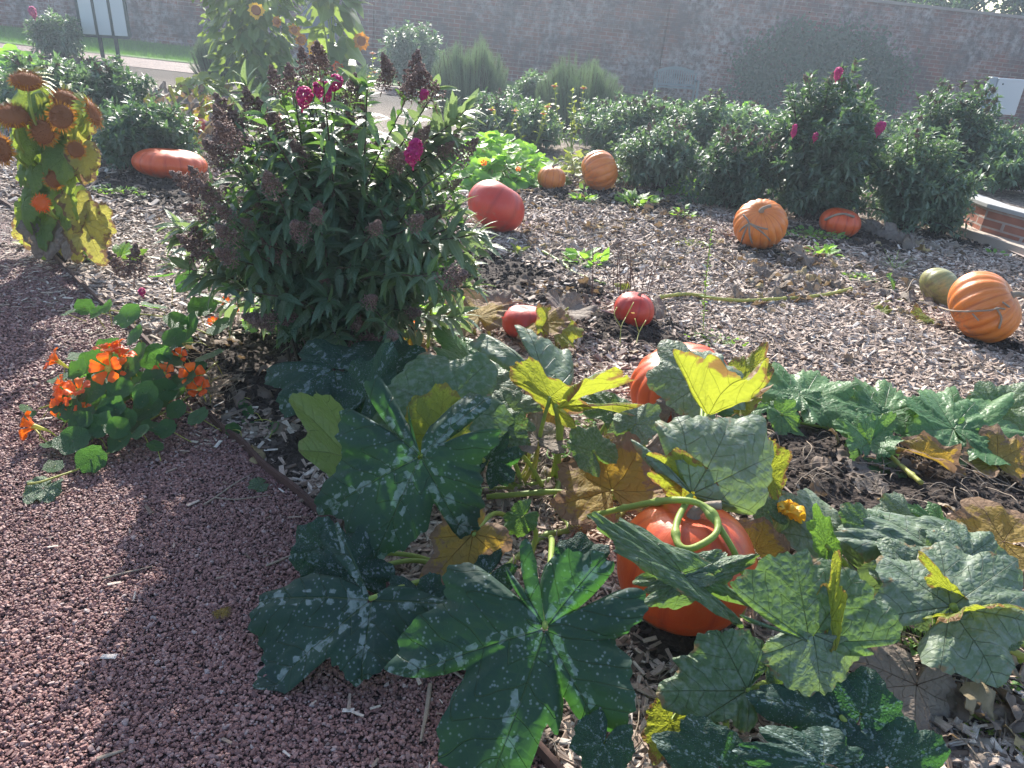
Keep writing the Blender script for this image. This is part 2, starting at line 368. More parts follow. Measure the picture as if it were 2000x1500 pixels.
for x0, x1 in ((-6.2, -5.1), (4.2, 5.0), (19.5, 20.4)): box(mb, x0, x1, -.16, -.002, -1, 3.44)
mb.build('buttress', m_wall, wall, False, (0, 0, 0))
mb = MB(); box(mb, -60, 60, -.05, .5, 3.442, 3.53); bevel(mb.build('coping', plain('coping stone', (.25, .21, .2), (.16, .14, .14), 2, .9, .4, 30), wall, False, (0, 0, 0)), .01)
mb = MB(); box(mb, -7.35, -6.25, -.03, -.002, -.2, 2.9)
d = mb.build('door', plain('grey painted door', (.10, .12, .15), (.07, .09, .12), 2, .6, .1), wall, False, (0, 0, 0))
for k in range(9):
    mb = MB(); 
mb = MB(); [box(mb, -7.33+.12*k, -7.33+.12*k+.108, -.045, -.032, -.15, 2.85) for k in range(9)]
o = mb.build('board', plain('grey door board', (.11, .13, .16), (.08, .10, .13), 2, .6, .1), d, False, (0, 0, 0))

# notice board at the far left
p = GH(214, 116)
bt = thing('notice_board', p, 'dark framed board of pale panels standing on two posts on the lawn', 'notice board')
t = NT('dark frame'); m_frame = plain('dark frame paint', (.03, .05, .05), (.02, .035, .035), 6, .5, .05)
m_panel = plain('white board panel', (.52, .55, .55), (.46, .50, .50), 1, .5, .02)
D = p[1]
q = [PY(145, 2, D), PY(247, 10, D), PY(160, 66, D), PY(252, 75, D)]
x0, x1 = q[2][0], q[3][0]+.02; zb = (q[2][2]+q[3][2])/2; zt = zb+1.35
mb = MB()
for a in (x0, (x0*2+x1)/3, (x0+x1*2)/3, x1): box(mb, a-.03, a+.03, D-.02, D+.03, zb, zt)
box(mb, x0, x1, D-.018, D+.028, zb-.04, zb+.02); box(mb, x0, x1, D-.018, D+.028, zt-.02, zt+.04)
box(mb, x0, x1, D-.016, D+.026, zb+.93, zb+.97)
mb.build('frame', m_frame, bt, False)
mid = [(x0*2+x1)/3, (x0+x1*2)/3]
for a in mid:
    mb = MB(); box(mb, a-.035, a+.035, D+.032, D+.09, -DIP*a-.2, zt); mb.build('post', m_frame, bt, False)
e = [x0, mid[0], mid[1], x1]
for k in range(3):
    for z0, z1 in ((zb+.022, zb+.928), (zb+.972, zt-.022)):
        mb = MB(); box(mb, e[k]+.031, e[k+1]-.031, D-.008, D+.012, z0, z1); mb.build('panel', m_panel, bt, False)

# bench against the wall
bx = GH(1358, 220); bx[1] = 25.3; bz = -DIP*bx[0]; bx[2] = bz
bn = thing('garden_bench', bx, 'weathered grey wooden bench with curved slatted back against the brick wall', 'bench')
m_wood = plain('weathered wood', (.20, .23, .24), (.14, .17, .18), 8, .8, .3, 60)
W = .64
mb = MB(); [box(mb, bx[0]-W+.03, bx[0]+W-.03, bx[1]-.30+.095*k, bx[1]-.30+.095*k+.08, bz+.42, bz+.45) for k in range(5)]; mb.build('seat', m_wood, bn, False)
for s in (-1, 1):
    mb = MB(); box(mb, bx[0]+s*W-.03, bx[0]+s*W+.03, bx[1]-.34, bx[1]-.28, bz-.1, bz+.64); mb.build('leg', m_wood, bn, False)
    mb = MB(); box(mb, bx[0]+s*W-.03, bx[0]+s*W+.03, bx[1]+.19, bx[1]+.25, bz-.1, bz+.86); mb.build('leg', m_wood, bn, False)
    mb = MB(); box(mb, bx[0]+s*W-.04, bx[0]+s*W+.04, bx[1]-.36, bx[1]+.188, bz+.642, bz+.67); mb.build('armrest', m_wood, bn, False)
mb = MB()
arc = lambda x: bz+.80+.15*math.cos(x/W*1.45)
for k in range(16):
    a = -W+.06+(2*W-.12)*k/16; b = a+(2*W-.12)/16
    V = [(bx[0]+q, bx[1]+.20+dy, z) for dy in (0, .04) for (q, z) in ((a, arc(a)), (b, arc(b)), (b, arc(b)+.08), (a, arc(a)+.08))]
    mb.add(V, np.array([(0, 1, 2, 3), (7, 6, 5, 4), (0, 4, 5, 1), (3, 2, 6, 7), (0, 3, 7, 4), (1, 5, 6, 2)]), rnd=.5)
    m_ = (a+b)/2
    if k % 1 == 0: box(mb, bx[0]+m_-.018, bx[0]+m_+.018, bx[1]+.21, bx[1]+.23, bz+.52, arc(m_)+.01)
box(mb, bx[0]-W+.03, bx[0]+W-.03, bx[1]+.195, bx[1]+.245, bz+.47, bz+.53)
mb.build('backrest', m_wood, bn, False)

# grey cabinet on a post, right
c = PY(1960, 190, 13.5)
cb = thing('utility_cabinet', (c[0], 13.5, -DIP*c[0]), 'pale grey metal cabinet with folded side raised on a post by the far right wall', 'cabinet')
m_cab = plain('grey cabinet paint', (.42, .46, .50), (.38, .42, .46), 3, .5, .03)
m_cab2 = plain('grey cabinet side', (.26, .31, .36), (.24, .28, .33), 3, .5, .03)
mb = MB(); tl = rad(-1); Mr = np.array([[math.cos(tl), 0, -math.sin(tl)], [0, 1, 0], [math.sin(tl), 0, math.cos(tl)]])
box(mb, -.17, .29, 0, .10, -.27, .29, Mr, c); bevel(mb.build('cabinet_body', m_cab, cb, False), .012)
mb = MB(); box(mb, -.30, -.173, .02, .12, -.29, .30, Mr, c); bevel(mb.build('side_panel', m_cab2, cb, False), .01)
mb = MB(); tube(mb, [c+Mr@np.array([-.08, -.004, .2]), c+Mr@np.array([-.08, .004, .2])], .014, 10); mb.build('lock', m_frame, cb)
mb = MB(); box(mb, c[0]-.04, c[0]+.04, 13.52, 13.6, -DIP*c[0]-.2, c[2]-.2); mb.build('post', m_frame, cb, False)

# brick planter, sleeper and steel edging
m_brick = brickmat('planter brick', (.42, .17, .11), (.28, .13, .10), (.45, .38, .34), 1.15)
pl = thing('brick_planter', GH(1905, 472), 'low red brick planter with pale stone capping at the right edge', 'planter')
pl.rotation_euler = (0, math.asin(DIP), 0)
mb = MB(); Vp = np.array([(0, 0), (.25, -.62), (3.6, -.95), (3.6, 1.6), (.1, 1.6)])
def prism(mb, P, z0, z1):
    n = len(P); V = [(x, y, z0) for x, y in P]+[(x, y, z1) for x, y in P]
    mb.add(V, [np.array([[i, (i+1) % n, n+(i+1) % n, n+i] for i in range(n)]), np.array([list(range(n))[::-1], list(range(n, 2*n))])], rnd=.5)
prism(mb, Vp, -.3, .36); mb.build('brick_side', m_brick, pl, False, (0, 0, 0))
mb = MB(); prism(mb, np.array([(-.03, -.02), (.24, -.66), (3.65, -1.0), (3.62, -.74), (.40, -.42), (.23, 0), (.23, 1.6), (-.02, 1.6)]), .362, .41); bevel(mb.build('stone_cap', plain('cap stone', (.42, .41, .40), (.34, .34, .34), 3, .8, .2, 40), pl, False, (0, 0, 0)), .008)
mb = MB(); prism(mb, Vp*.96+np.array([.08, .03]), .33, .372); mb.build('soil_fill', m_soil, pl, False, (0, 0, 0))
a = on(1838, 452); b = on(2100, 548); d = nrm(b-a); s = np.cross(d, [0, 0, 1])
mb = MB()
Ms = np.stack([d, np.cross([0, 0, 1], d), [0, 0, 1]], 1)
L = np.linalg.norm(b-a); box(mb, 0, L, 0, .28, -.1, .11, Ms, a)
sp = mb.build('timber_sleeper', plain('pale timber', (.52, .43, .36), (.42, .34, .28), 6, .8, .3, 50), None, False); bevel(sp, .006)
tag(sp, 'pale timber sleeper edging the chipped bed at the right edge of the frame', 'edging')
ep = smooth_pts([np.array([e_[0], e_[1], -DIP*e_[0]+.012]) for e_ in EDGE], 8)
T = nrm(np.gradient(ep, axis=0)); Nn = np.cross(T, [0, 0, 1]); Nn = nrm(Nn)
mb = MB(); V = []
for dn, dz in ((.007, -.06), (-.007, -.06), (-.007, .022), (.007, .022)): V.append(ep+Nn*dn+np.array([0, 0, dz])+.003*np.sin(np.arange(len(ep))*.37)[:, None]*Nn)
V = np.stack(V, 1); n = len(ep); V = V.reshape(-1, 3); i, j = np.meshgrid(np.arange(n-1), np.arange(4), indexing='ij'); j2 = (j+1) % 4
mb.add(V, np.stack([i*4+j, i*4+j2, (i+1)*4+j2, (i+1)*4+j], -1).reshape(-1, 4), rnd=.5)
tag(mb.build('path_edging', plain('rusted steel', (.10, .05, .038), (.055, .032, .028), 20, .8, .5, 90), None, False), 'low rusty brown metal edging strip between gravel path and planted bed', 'edging')

# ---------------------------------------------------------------- loose ground cover (stuff)
ico = []
def icosphere(sub=1):
    import bmesh
    bm = bmesh.new(); bmesh.ops.create_icosphere(bm, subdivisions=sub, radius=1)
    V = np.array([v.co[:] for v in bm.verts]); F = np.array([[v.index for v in f.verts] for f in bm.faces]); bm.free(); return V, F
IV, IF = icosphere(1); IV2, IF2 = icosphere(2); IV3, IF3 = icosphere(3)
def rotz(a): c, s = np.cos(a), np.sin(a); z = 0*a; return np.stack([np.stack([c, -s, z], -1), np.stack([s, c, z], -1), np.stack([z, z, z+1], -1)], -2)
def randrot(N, tilt=.4):
    a = rng.uniform(0, 6.28, N); n = nrm(np.stack([rng.normal(0, tilt, N), rng.normal(0, tilt, N), np.ones(N)], 1))
    return basis(np.stack([np.cos(a), np.sin(a), 0*a], 1)-n*(np.cos(a)*n[:, 0]+np.sin(a)*n[:, 1])[:, None], n)
def in_view(x, y, z, m=60):
    d = np.stack([x, y, z-CZ], 1); w_ = d@FW; px = 1000+FPX*(d@RT)/w_; py = 750-FPX*(d@UP)/w_
    return (w_ > .1) & (px > -m-80) & (px < 2000+m+80) & (py < 1500+m) & (py > -m)
def scatter(n, x0, x1, y0, y1, cond):
    x = rng.uniform(x0, x1, n); y = rng.uniform(y0, y1, n); k = in_view(x, y, -DIP*x); x, y = x[k], y[k]; k = cond(x, y); return x[k], y[k]
# pebbles
mb = MB()
def pebbles(x, y, s):
    N = len(x)
    for v in range(5):
        T = IV*(1+.25*np.random.default_rng(v).normal(size=(len(IV), 1)))*np.array([1, .78, .55])
        k = np.arange(N) % 5 == v; n = k.sum(); sz = s*rng.uniform(.45, 1.0, n)**1.0*(1+1.1*rng.random(n)**5)
        Mx = randrot(n, .5)*sz[:, None, None]
        mb.inst(T, IF, np.stack([x[k], y[k], -DIP*x[k]+rng.uniform(-.001, .004, n)+.004*nz(np.stack([x[k], y[k], 0*x[k]], 1), 3, 5)], 1), Mx, rng.random(n))
x, y = scatter(200000, -2.6, 1.2, .7, 2.5, lambda x, y: x < edge_x(y)-.01); pebbles(x, y, .0056)
x, y = scatter(90000, -4.5, .0, 2.5, 4.3, lambda x, y: x < edge_x(y)-.01); pebbles(x, y, .0075)
t = NT('pebble'); pc = t.ramp(t.attr('rnd'), [(0, (.12, .058, .052)), (.3, (.25, .115, .098)), (.65, (.37, .19, .16)), (.93, (.42, .27, .24)), (1, (.52, .44, .41))])
pm = t.pbr(t.mix(t.noise(t.obj(), 300), pc, (.14, .07, .065)), .6, t.bump(t.noise(t.obj(), 600), .3, .002), .4)
tag(mb.build('pebbles', pm, None, False), 'loose reddish purple gravel chippings covering the path', 'gravel', kind='stuff')
# wood chips
CT = []
for v in range(6):
    r = np.random.default_rng(v+20); a = r.uniform(.35, 1, 4); L = 1.
    V = np.array([(-.5*L, -.16*a[0], 0), (.5*L, -.16*a[1], 0), (.5*L*r.uniform(.8, 1), .16*a[2], 0), (-.5*L, .16*a[3], 0),
                  (-.5*L, -.12*a[0], .07), (.5*L*r.uniform(.7, 1), -.14*a[1], .07+r.uniform(-.04, .06)), (.48*L, .12*a[2], .08), (-.45*L, .14*a[3], .07+r.uniform(-.04, .06))])
    CT.append(V)
CF = np.array([(3, 2, 1, 0), (4, 5, 6, 7), (0, 1, 5, 4), (1, 2, 6, 5), (2, 3, 7, 6), (3, 0, 4, 7)])
mb = MB()
def chips(x, y, lo, hi, tilt=.25, dz=.0):
    N = len(x); z = H(x, y)
    for v in range(6):
        k = np.arange(N) % 6 == v; n = k.sum(); L = rng.uniform(lo, hi, n)*rng.uniform(.6, 1.2, n); wd = L*rng.uniform(.6, 1.6, n)
        Mx = randrot(n, tilt)*np.stack([L, wd, L*.8], 1)[:, None, :]
        mb.inst(CT[v], CF, np.stack([x[k], y[k], z[k]+dz+rng.uniform(.0, .012, n)], 1), Mx, rng.random(n))
def bedc(x, y):
    s = soil_w(np.stack([x, y], 1)); return (x > edge_x(y)+.01) & (rng.random(len(x)) > s*1.0)
def bedr(x, y):
    far = (x-4.67)*(7.25-8.25)-(y-8.25)*(4.98-4.67)  # beyond the sleeper
    return bedc(x, y) & ((x < 4.9) | (y < 8.2-(x-4.67)*3))
x, y = scatter(60000, -2, 3.4, .9, 3.2, bedr); chips(x, y, .022, .075, .3)
x, y = scatter(60000, -3.6, 5., 3.2, 5.2, bedr); chips(x, y, .035, .095, .3)
x, y = scatter(75000, -7, 5.4, 5.2, 10.5, bedr); chips(x, y, .05, .11, .35)
# chips strayed over the path beside the edging
x, y = scatter(26000, -4.6, -1., 2.2, 5.6, lambda x, y: (x < edge_x(y)) & (rng.random(len(x)) < np.exp(-(edge_x(y)-x)/.35)*np.clip((y-2.3)/1., 0, 1))); mb2 = mb; chips(x, y, .02, .05, .15, .0)
x, y = scatter(260, -1.6, .4, .9, 2.6, lambda x, y: (x < edge_x(y)) & (rng.random(len(x)) < np.exp(-(edge_x(y)-x)/.5))); chips(x, y, .02, .05, .15, .006)
t = NT('wood chip'); cc = t.ramp(t.attr('rnd'), [(0, (.11, .07, .048)), (.25, (.31, .22, .17)), (.6, (.50, .38, .305)), (.9, (.66, .55, .46)), (1, (.80, .72, .64))])
fl = t.attr('flat', 'Vector'); ma = t.n('ShaderNodeMapping', {0: fl}); ma.inputs['Scale'].default_value = (3, 40, 10)
gr = t.noise(ma.outputs[0], 1.5, 3)
cm = t.pbr(t.mix(t.mr(gr, .35, .7, 0, .6), cc, (.10, .075, .06)), .75, t.bump(gr, .5, .004), .35)
tag(mb.build('wood_chips', cm, None, False), 'grey brown bark and wood chip mulch spread over the bed', 'mulch', kind='stuff')
# soil crumbs
mb = MB(); x, y = scatter(150000, -4, 5, 1., 9.5, lambda x, y: (x > edge_x(y)) & (soil_w(np.stack([x, y], 1)) > .15)); k = rng.random(len(x)) < np.clip(3.5/y, 0, 1)*.7; x, y = x[k], y[k]
for v in range(3):
    T = IV*(1+.3*np.random.default_rng(v+5).normal(size=(len(IV), 1))); k = np.arange(len(x)) % 3 == v; n = k.sum()
    sz = .006+.014*rng.random(n)**4*np.clip(y[k]/3, .7, 1.6)
    mb.inst(T, IF, np.stack([x[k], y[k], H(x[k], y[k])+sz*.2], 1), randrot(n, .6)*sz[:, None, None], rng.random(n))
t = NT('soil crumb'); sm = t.pbr(t.ramp(t.attr('rnd'), [(0, (.022, .017, .014)), (.8, (.06, .045, .037)), (1, (.11, .085, .07))]), .95, t.bump(t.noise(t.obj(), 400), .6, .003), .15)
tag(mb.build('soil_crumbs', sm, None, False), 'dark crumbly soil showing through the mulch', 'soil', kind='stuff')

# ---------------------------------------------------------------- leaves
KIND = {
 'spot': dict(a=[0, 53, 106, 148], l=[1, .88, .82, .66], w=[25, 25, 25, 24], fl=.56, s=12, ser=.05, p=7),
 'round': dict(a=[0, 50, 98, 142], l=[1, .95, .90, .80], w=[30, 26, 26, 26], fl=.78, s=9, ser=.03, p=8),
 'young': dict(a=[0, 50, 100, 145], l=[1, .88, .80, .62], w=[24, 24, 25, 25], fl=.62, s=12, ser=.10, p=6),
 'heart': dict(a=[0, 38, 85, 130], l=[1.08, .74, .62, .58], w=[20, 28, 30, 30], fl=.5, s=6, ser=.03, p=6),
 'disc': dict(a=[0, 40, 80, 120, 160], l=[1]*5, w=[20]*5, fl=.97, s=0, ser=.01, p=10)}
def leafgeo(kind, seed, nth=110, nr=18, cup=0., fold=0., droop=0., ruf=.03, wav=3, quilt=.012, crump=0., wid=1., roll=0., curl=0., out=None, vt=None):
    K = KIND[kind]; r = np.random.default_rng(seed+1000)
    ang = [(a*s, l) for a, l in zip(K['a'], K['l']) for s in ((1,) if a == 0 else (1, -1))]
    ang = [(rad(a+r.normal(0, 5 if a else 1)), l*r.uniform(.86, 1.06)) for a, l in ang]; wds = [w for a, w in zip(K['a'], K['w']) for s in ((1,) if a == 0 else (1, -1))]
    lim = math.pi-rad(K['s']); lo = -lim
    if out is not None:
        nth = 190; nr = 22; ang = [(a, l) for a, l in vt]; lo, lim = out[0, 0], out[-1, 0]
    th = np.linspace(lo, lim, nth)
    if nth > 50:
        for a, _ in ang:                                     # put a grid line on every vein
            i = np.argmin(abs(th-a)); th[i] = np.clip(a, lo, lim)
        th = np.sort(th)
    def Rf(th):
        acc = (np.full_like(th, K['fl']))**K['p']
        for (a, l), w_ in zip(ang, wds):
            d = np.abs((th-a+math.pi) % (2*math.pi)-math.pi); acc = acc+(l*np.exp(-(d/rad(w_))**3*.5)*(1+.05*np.exp(-(d/.09)**2)))**K['p']
        R = acc**(1/K['p'])
        return R
    if out is not None:
        Rf = lambda q: np.interp(q, out[:, 0], out[:, 1])
        q_ = np.linspace(lo, lim, 400); rr_ = Rf(q_); rr_ = np.convolve(np.pad(rr_, 4, 'edge'), np.ones(9)/9, 'valid'); Rf = lambda q: np.interp(q, q_, rr_)
    R = Rf(th); ns = 46 if kind != 'disc' else 9
    R = R*(1+K['ser']*(np.abs(((th*ns/6.28+.17*np.sin(th*7+seed)) % 1)-.5)*2-.5)+(.045*np.sin(th*5+r.uniform(0, 6)) if out is None else 0)+.02*np.sin(th*11+r.uniform(0, 6))+.02*np.sin(th*23+r.uniform(0, 6)))
    if out is None and K['s'] and kind in ('spot', 'round', 'young', 'heart'):
        e = (lim-np.abs(th))/rad(22); R = R*np.clip(.35+.65*np.sqrt(np.clip(e, 0, 1)), 0, 1)
    tt = np.linspace(.03, 1, nr); T_, H_ = np.meshgrid(tt, th, indexing='ij'); r_ = T_*R[None]
    x = r_*np.sin(H_); y = r_*np.cos(H_)
    d = np.stack([np.abs((H_-a+math.pi) % (2*math.pi)-math.pi) for a, _ in ang]); dm = d.min(0)
    perp = r_*np.sin(np.minimum(dm, 1.5)); sv = r_*np.cos(dm)
    flat = np.stack([x, y, 0*x], -1).reshape(-1, 3)
    z = quilt*(1-np.exp(-perp*18))*(.6+.4*np.cos(2*math.pi*(sv-.8*perp)/.17))
    z = z+quilt*.9*nz(flat, 22, seed % 7+20).reshape(x.shape)*np.clip(perp*9, 0, 1)
    z = z+cup*r_**2+fold*np.abs(x)-droop*np.clip(y, 0, 9)**2*1.-droop*.5*x**2
    ph = r.uniform(0, 6, 3)
    z = z+ruf*T_**2.5*(np.sin(H_*wav+ph[0])+.6*np.sin(H_*(wav*2+1)+ph[1])+.35*np.sin(H_*(wav*4+3)+ph[2]))
    z = z+(.11 if kind != 'disc' else 0)*perp*T_-(.10 if kind != 'disc' else 0)*T_**4+.055*nz(flat+seed, 2.6, seed % 5+30).reshape(x.shape)*ruf/.03+.018*nz(flat+seed, 7, seed % 5+33).reshape(x.shape)
    if curl:                                                # edges roll over downwards
        z = z-curl*np.clip(T_-.72, 0, 1)**2*6*(1+.6*np.sin(H_*2+ph[2]))
    P = np.stack([x*wid, y, z], -1).reshape(-1, 3)
    if crump:
        P = P+crump*(nz3(P+seed, 4.5, 40)*.8+nz3(P+seed, 10, 41)*.35+nz3(P, 21, 42)*.12)*np.clip(T_.reshape(-1, 1)*1.3, .1, 1)
    i, j = np.meshgrid(np.arange(nr-1), np.arange(nth-1), indexing='ij')
    F = np.stack([i*nth+j+1, (i+1)*nth+j+1, (i+1)*nth+j, i*nth+j], -1).reshape(-1, 4)
    if K['s'] == 0: pass
    return P, F, np.stack([perp, sv, T_], -1).reshape(-1, 3), flat
def leaf(parent, kind, j, tip, mat, seed, size=None, n=None, root=None, pr=.008, pmat='stem', name='leaf', stem=True, sag=.0, label=None, **kw):
    j = GH(*j) if j[2] < 5 else np.array(j); tp = GH(*tip)
    d = tp-j; L = size or np.linalg.norm(d); d = nrm(d)
    n = np.array([0, -.35, 1.]) if n is None else np.array(n, float)
    n = nrm(n-d*np.dot(n, d)); B = basis(d[None], n[None])[0]
    P, F, vn, fl = leafgeo(kind, seed, **kw)
    V = (P*L)@B.T+j
    V[:, 2] = np.maximum(V[:, 2], H(V[:, 0], V[:, 1])+.006)
    mb = MB(); mb.add(V, F, vn=vn, flat=fl, rnd=(seed*.377) % 1)
    o = mb.build(name, M[mat], parent)
    if label: o['label'] = label
    if stem and root is not None:
        rt = on(root[0], root[1], .01) if len(root) == 2 else GH(*root)
        mid = (j+rt)/2+np.array([rng.normal(0, .015), rng.normal(0, .015), 0])+(j-rt)*np.array([-.12, -.12, .08]); mid[2] -= sag
        mb = MB(); tube(mb, smooth_pts([rt, mid, j-B[:, 2]*.004], 8), [pr*1.15, pr, pr*.75], 8)
        mb.build('petiole', M[pmat], parent)
    return o
def vine(parent, pts, r, mat='stem', name='vine', h=.012, own=False, seg=7):
    P = [np.array(GH(*p)) if len(p) == 3 else on(p[0], p[1], h) for p in pts]
    mb = MB(); P = smooth_pts(P, 14); P = P+.004*nz3(P, 9, 60)
    q_ = np.linalg.norm(P-P[0], axis=1); rr = r*(1+.10*nz(P, 45, 61)+.45*np.exp(-(((q_+.04) % .16-.08)/.010)**2)); tube(mb, P, rr, 9); return mb.build(name, M[mat], parent)
def tendril(mb, p, n, size, r=.0013):
    for k in range(n):
        a = rng.uniform(0, 6.28); t_ = np.linspace(0, 1, 26); R_ = size*(.3+.7*t_)*rng.uniform(.5, 1)
        Q = np.stack([p[0]+R_*np.cos(a+t_*rng.uniform(3, 9)), p[1]+R_*np.sin(a+t_*rng.uniform(3, 9)), p[2]+size*.5*np.sin(t_*5+a)**2*rng.uniform(.2, 1)], 1)
        tube(mb, Q, r, 4)

# ---- spotted plant, foreground
A = thing('squash_plant', on(905, 1010), 'squash plant with large dark white flecked leaves spilling over the metal edging', 'squash plant')
def lf(par, kind, j, tip, k, mat, seed, n=None, **kw):
    J = GH(*j); Dj = float(np.dot(J-np.array([0, 0, CZ]), FW)); L = math.hypot(tip[0]-j[0], tip[1]-j[1])*Dj/FPX
    T_ = np.array([0, 0, CZ])+ray(*tip)*(Dj+k*L); L = float(np.linalg.norm(T_-J))
    d = nrm(T_-J); nn = nrm(np.array([0, -.55, .85] if n is None else n, float)); nn = nrm(nn-d*np.dot(nn, d)); B = basis(d[None], nn[None])[0]
    root = kw.pop('root', None); pr = kw.pop('pr', .008); pmat = kw.pop('pmat', 'stem'); label = kw.pop('label', None)
    if 'o' in kw:
        def loc2(px, py):
            px, py = 500+.75*px, 586+.75*py; r_ = ray(px, py); c0 = np.array([0, 0, CZ]); s_ = np.dot(J-c0, B[:, 2])/np.dot(r_, B[:, 2]); q = (c0+s_*r_-J)/L
            x_, y_ = q@B[:, 0], q@B[:, 1]; return math.atan2(x_, y_), min(math.hypot(x_, y_), 1.7)
        oo = kw.pop('o'); vv = kw.pop('v'); pts = [loc2(*p) for p in oo]; a0 = pts[0][0]; un = [pts[0]]
        for a_, r_ in pts[1:]:
            p_ = un[-1][0]; un.append((p_+((a_-p_+math.pi) % (2*math.pi)-math.pi), r_))
        un = np.array(un); un = un[np.argsort(un[:, 0])]; mid_ = (un[0, 0]+un[-1, 0])/2; un[:, 0] -= round(mid_/(2*math.pi))*2*math.pi
        kw['out'] = un; kw['wid'] = 1.; kw['vt'] = [loc2(*p) for p in vv]; kw['droop'] = kw.get('droop', 0)*.4
    P, F, vn, fl = leafgeo(kind, seed, **kw); V = (P*L)@B.T+J; V[:, 2] = np.maximum(V[:, 2], H(V[:, 0], V[:, 1])+.006)
    mb = MB(); mb.add(V, F, vn=vn, flat=fl, rnd=(seed*.377) % 1); o = mb.build('leaf', M[mat], par)
    if label: o['label'] = label
    if root:
        rt = on(root[0], root[1], .01) if len(root) == 2 else GH(*root)
        mid = (J+rt)/2+np.array([rng.normal(0, .015), rng.normal(0, .015), 0])+(J-rt)*np.array([-.12, -.12, .08])
        mb = MB(); tube(mb, smooth_pts([rt, mid, J-B[:, 2]*.004], 8), [pr*1.15, pr, pr*.75], 8); mb.build('petiole', M[pmat], par)
    return o
AW = (0, .85, .5)
lf(A, 'spot', (823, 892, .40), (700, 1155), -.15, 'spot', 1, n=(.05, -.75, .7), root=(1000, 965), pr=.009, droop=.10, ruf=.06, wid=.92, crump=.02, label='large white flecked leaf in the middle', o=[(440,402),(437,360),(480,305),(545,235),(590,235),(625,275),(640,330),(625,385),(578,420),(592,480),(578,560),(572,640),(545,642),(500,590),(462,500),(447,600),(400,640),(330,660),(262,765),(230,740),(215,690),(225,640),(232,580),(195,545),(100,572),(125,520),(165,460),(210,430),(215,385),(208,320),(240,270),(260,215),(340,215),(390,250),(398,300),(405,350),(415,395)], v=[(262,765),(100,572),(240,235),(600,250),(560,640)])
lf(A, 'spot', (1064, 1225, .34), (935, 1550), -.3, 'spot', 2, n=(0, -.45, 1), root=(1075, 1060), pr=.009, droop=.10, ruf=.07, wid=1.0, crump=.03, label='largest leaf, nearest the camera', o=[(742,838),(722,790),(738,700),(730,640),(690,605),(600,625),(540,660),(480,740),(490,765),(520,785),(440,800),(400,850),(305,1000),(340,1003),(440,960),(572,945),(560,990),(510,1020),(470,1100),(480,1219),(500,1290),(700,1300),(760,1219),(790,1160),(760,1090),(740,1030),(775,1010),(850,1110),(890,1145),(975,1080),(978,950),(950,900),(905,885),(1000,845),(1022,790),(1005,730),(950,690),(880,640),(800,650),(745,700),(745,760),(765,842)], v=[(600,1290),(305,1000),(640,620),(900,660),(890,1140)])
lf(A, 'spot', (722, 1168, .17), (492, 1352), -.3, 'spot', 3, n=(-.1, -.4, 1), root=(890, 1165), pr=.009, droop=.05, ruf=.05, wid=.85, crump=.03, o=[(302,765),(330,740),(400,740),(520,775),(440,800),(400,850),(350,920),(290,980),(240,980),(215,930),(203,890),(180,950),(120,985),(-10,1025),(-15,960),(10,900),(-20,820),(-20,765),(60,745),(120,720),(150,620),(200,560),(220,590),(240,690),(280,760)], v=[(-10,1025),(270,975),(-20,780),(200,570),(500,775)])
lf(A, 'spot', (655, 728, .33), (502, 722), 0, 'spot', 4, n=(-.1, -.55, 1), root=(760, 800), droop=.12, ruf=.07, fold=-.15, wid=.8)
lf(A, 'round', (690, 893, .24), (578, 790), .2, 'round', 5, n=(-.25, .95, .4), root=(900, 1000), ruf=.03, cup=.1, wid=.75, label='pale green leaf seen from below')
lf(A, 'round', (855, 850, .36), (872, 748), .1, 'yellow', 6, n=AW, root=(1010, 960), cup=.2, ruf=.06, wid=.85, label='yellow leaf glowing behind the flecked one')
lf(A, 'heart', (925, 1045, .20), (838, 1130), -.1, 'autumn', 7, n=(.2, -.9, .5), root=(1010, 1030), cup=.3, ruf=.06, label='orange and brown withering leaf')
lf(A, 'round', (720, 775, .30), (770, 690), .3, 'spot', 8, root=(900, 950), ruf=.06, cup=.25, wid=.7)
lf(A, 'round', (1180, 1450, .2), (1150, 1520), -.2, 'spot', 9, root=(1150, 1240), ruf=.05)
lf(A, 'spot', (690, 1120, .12), (640, 1020), .2, 'spot', 10, root=(880, 1120), ruf=.06, wid=.8)
lf(A, 'spot', (955, 900, .22), (990, 830), .3, 'spot', 201, ruf=.06, wid=.9)
lf(A, 'spot', (830, 1195, .10), (760, 1130), .2, 'spot', 202, root=(900, 1160), ruf=.06)
lf(A, 'spot', (960, 1120, .12), (900, 1180), -.1, 'spot', 203, ruf=.06, wid=.7)
lf(A, 'round', (640, 1080, .14), (600, 1160), -.1, 'spot', 204, root=(860, 1110), ruf=.06)
lf(A, 'round', (1130, 1100, .24), (1190, 1060), .3, 'spot', 205, ruf=.07, wid=.8)
lf(B_0 if False else A, 'round', (760, 720, .26), (700, 670), .4, 'spot', 206, ruf=.07)
lf(A, 'young', (700, 970, .22), (680, 1040), 0, 'young', 26, ruf=.08, wid=.5)
vine(A, [(1090, 945), (1020, 960), (940, 968), (880, 985)], .011); vine(A, [(1090, 945), (1085, 1000), (1110, 1045), (1060, 1060), (980, 1120), (890, 1165)], .010)
vine(A, [(1110, 1045), (1190, 1030), (1245, 985)], .009, 'ystem')
mb = MB()
for p in ((1080, 1000), (1000, 960), (1120, 1050)): tendril(mb, on(*p, .03), 4, .06)
mb.build('tendril', M['drystem'], A)

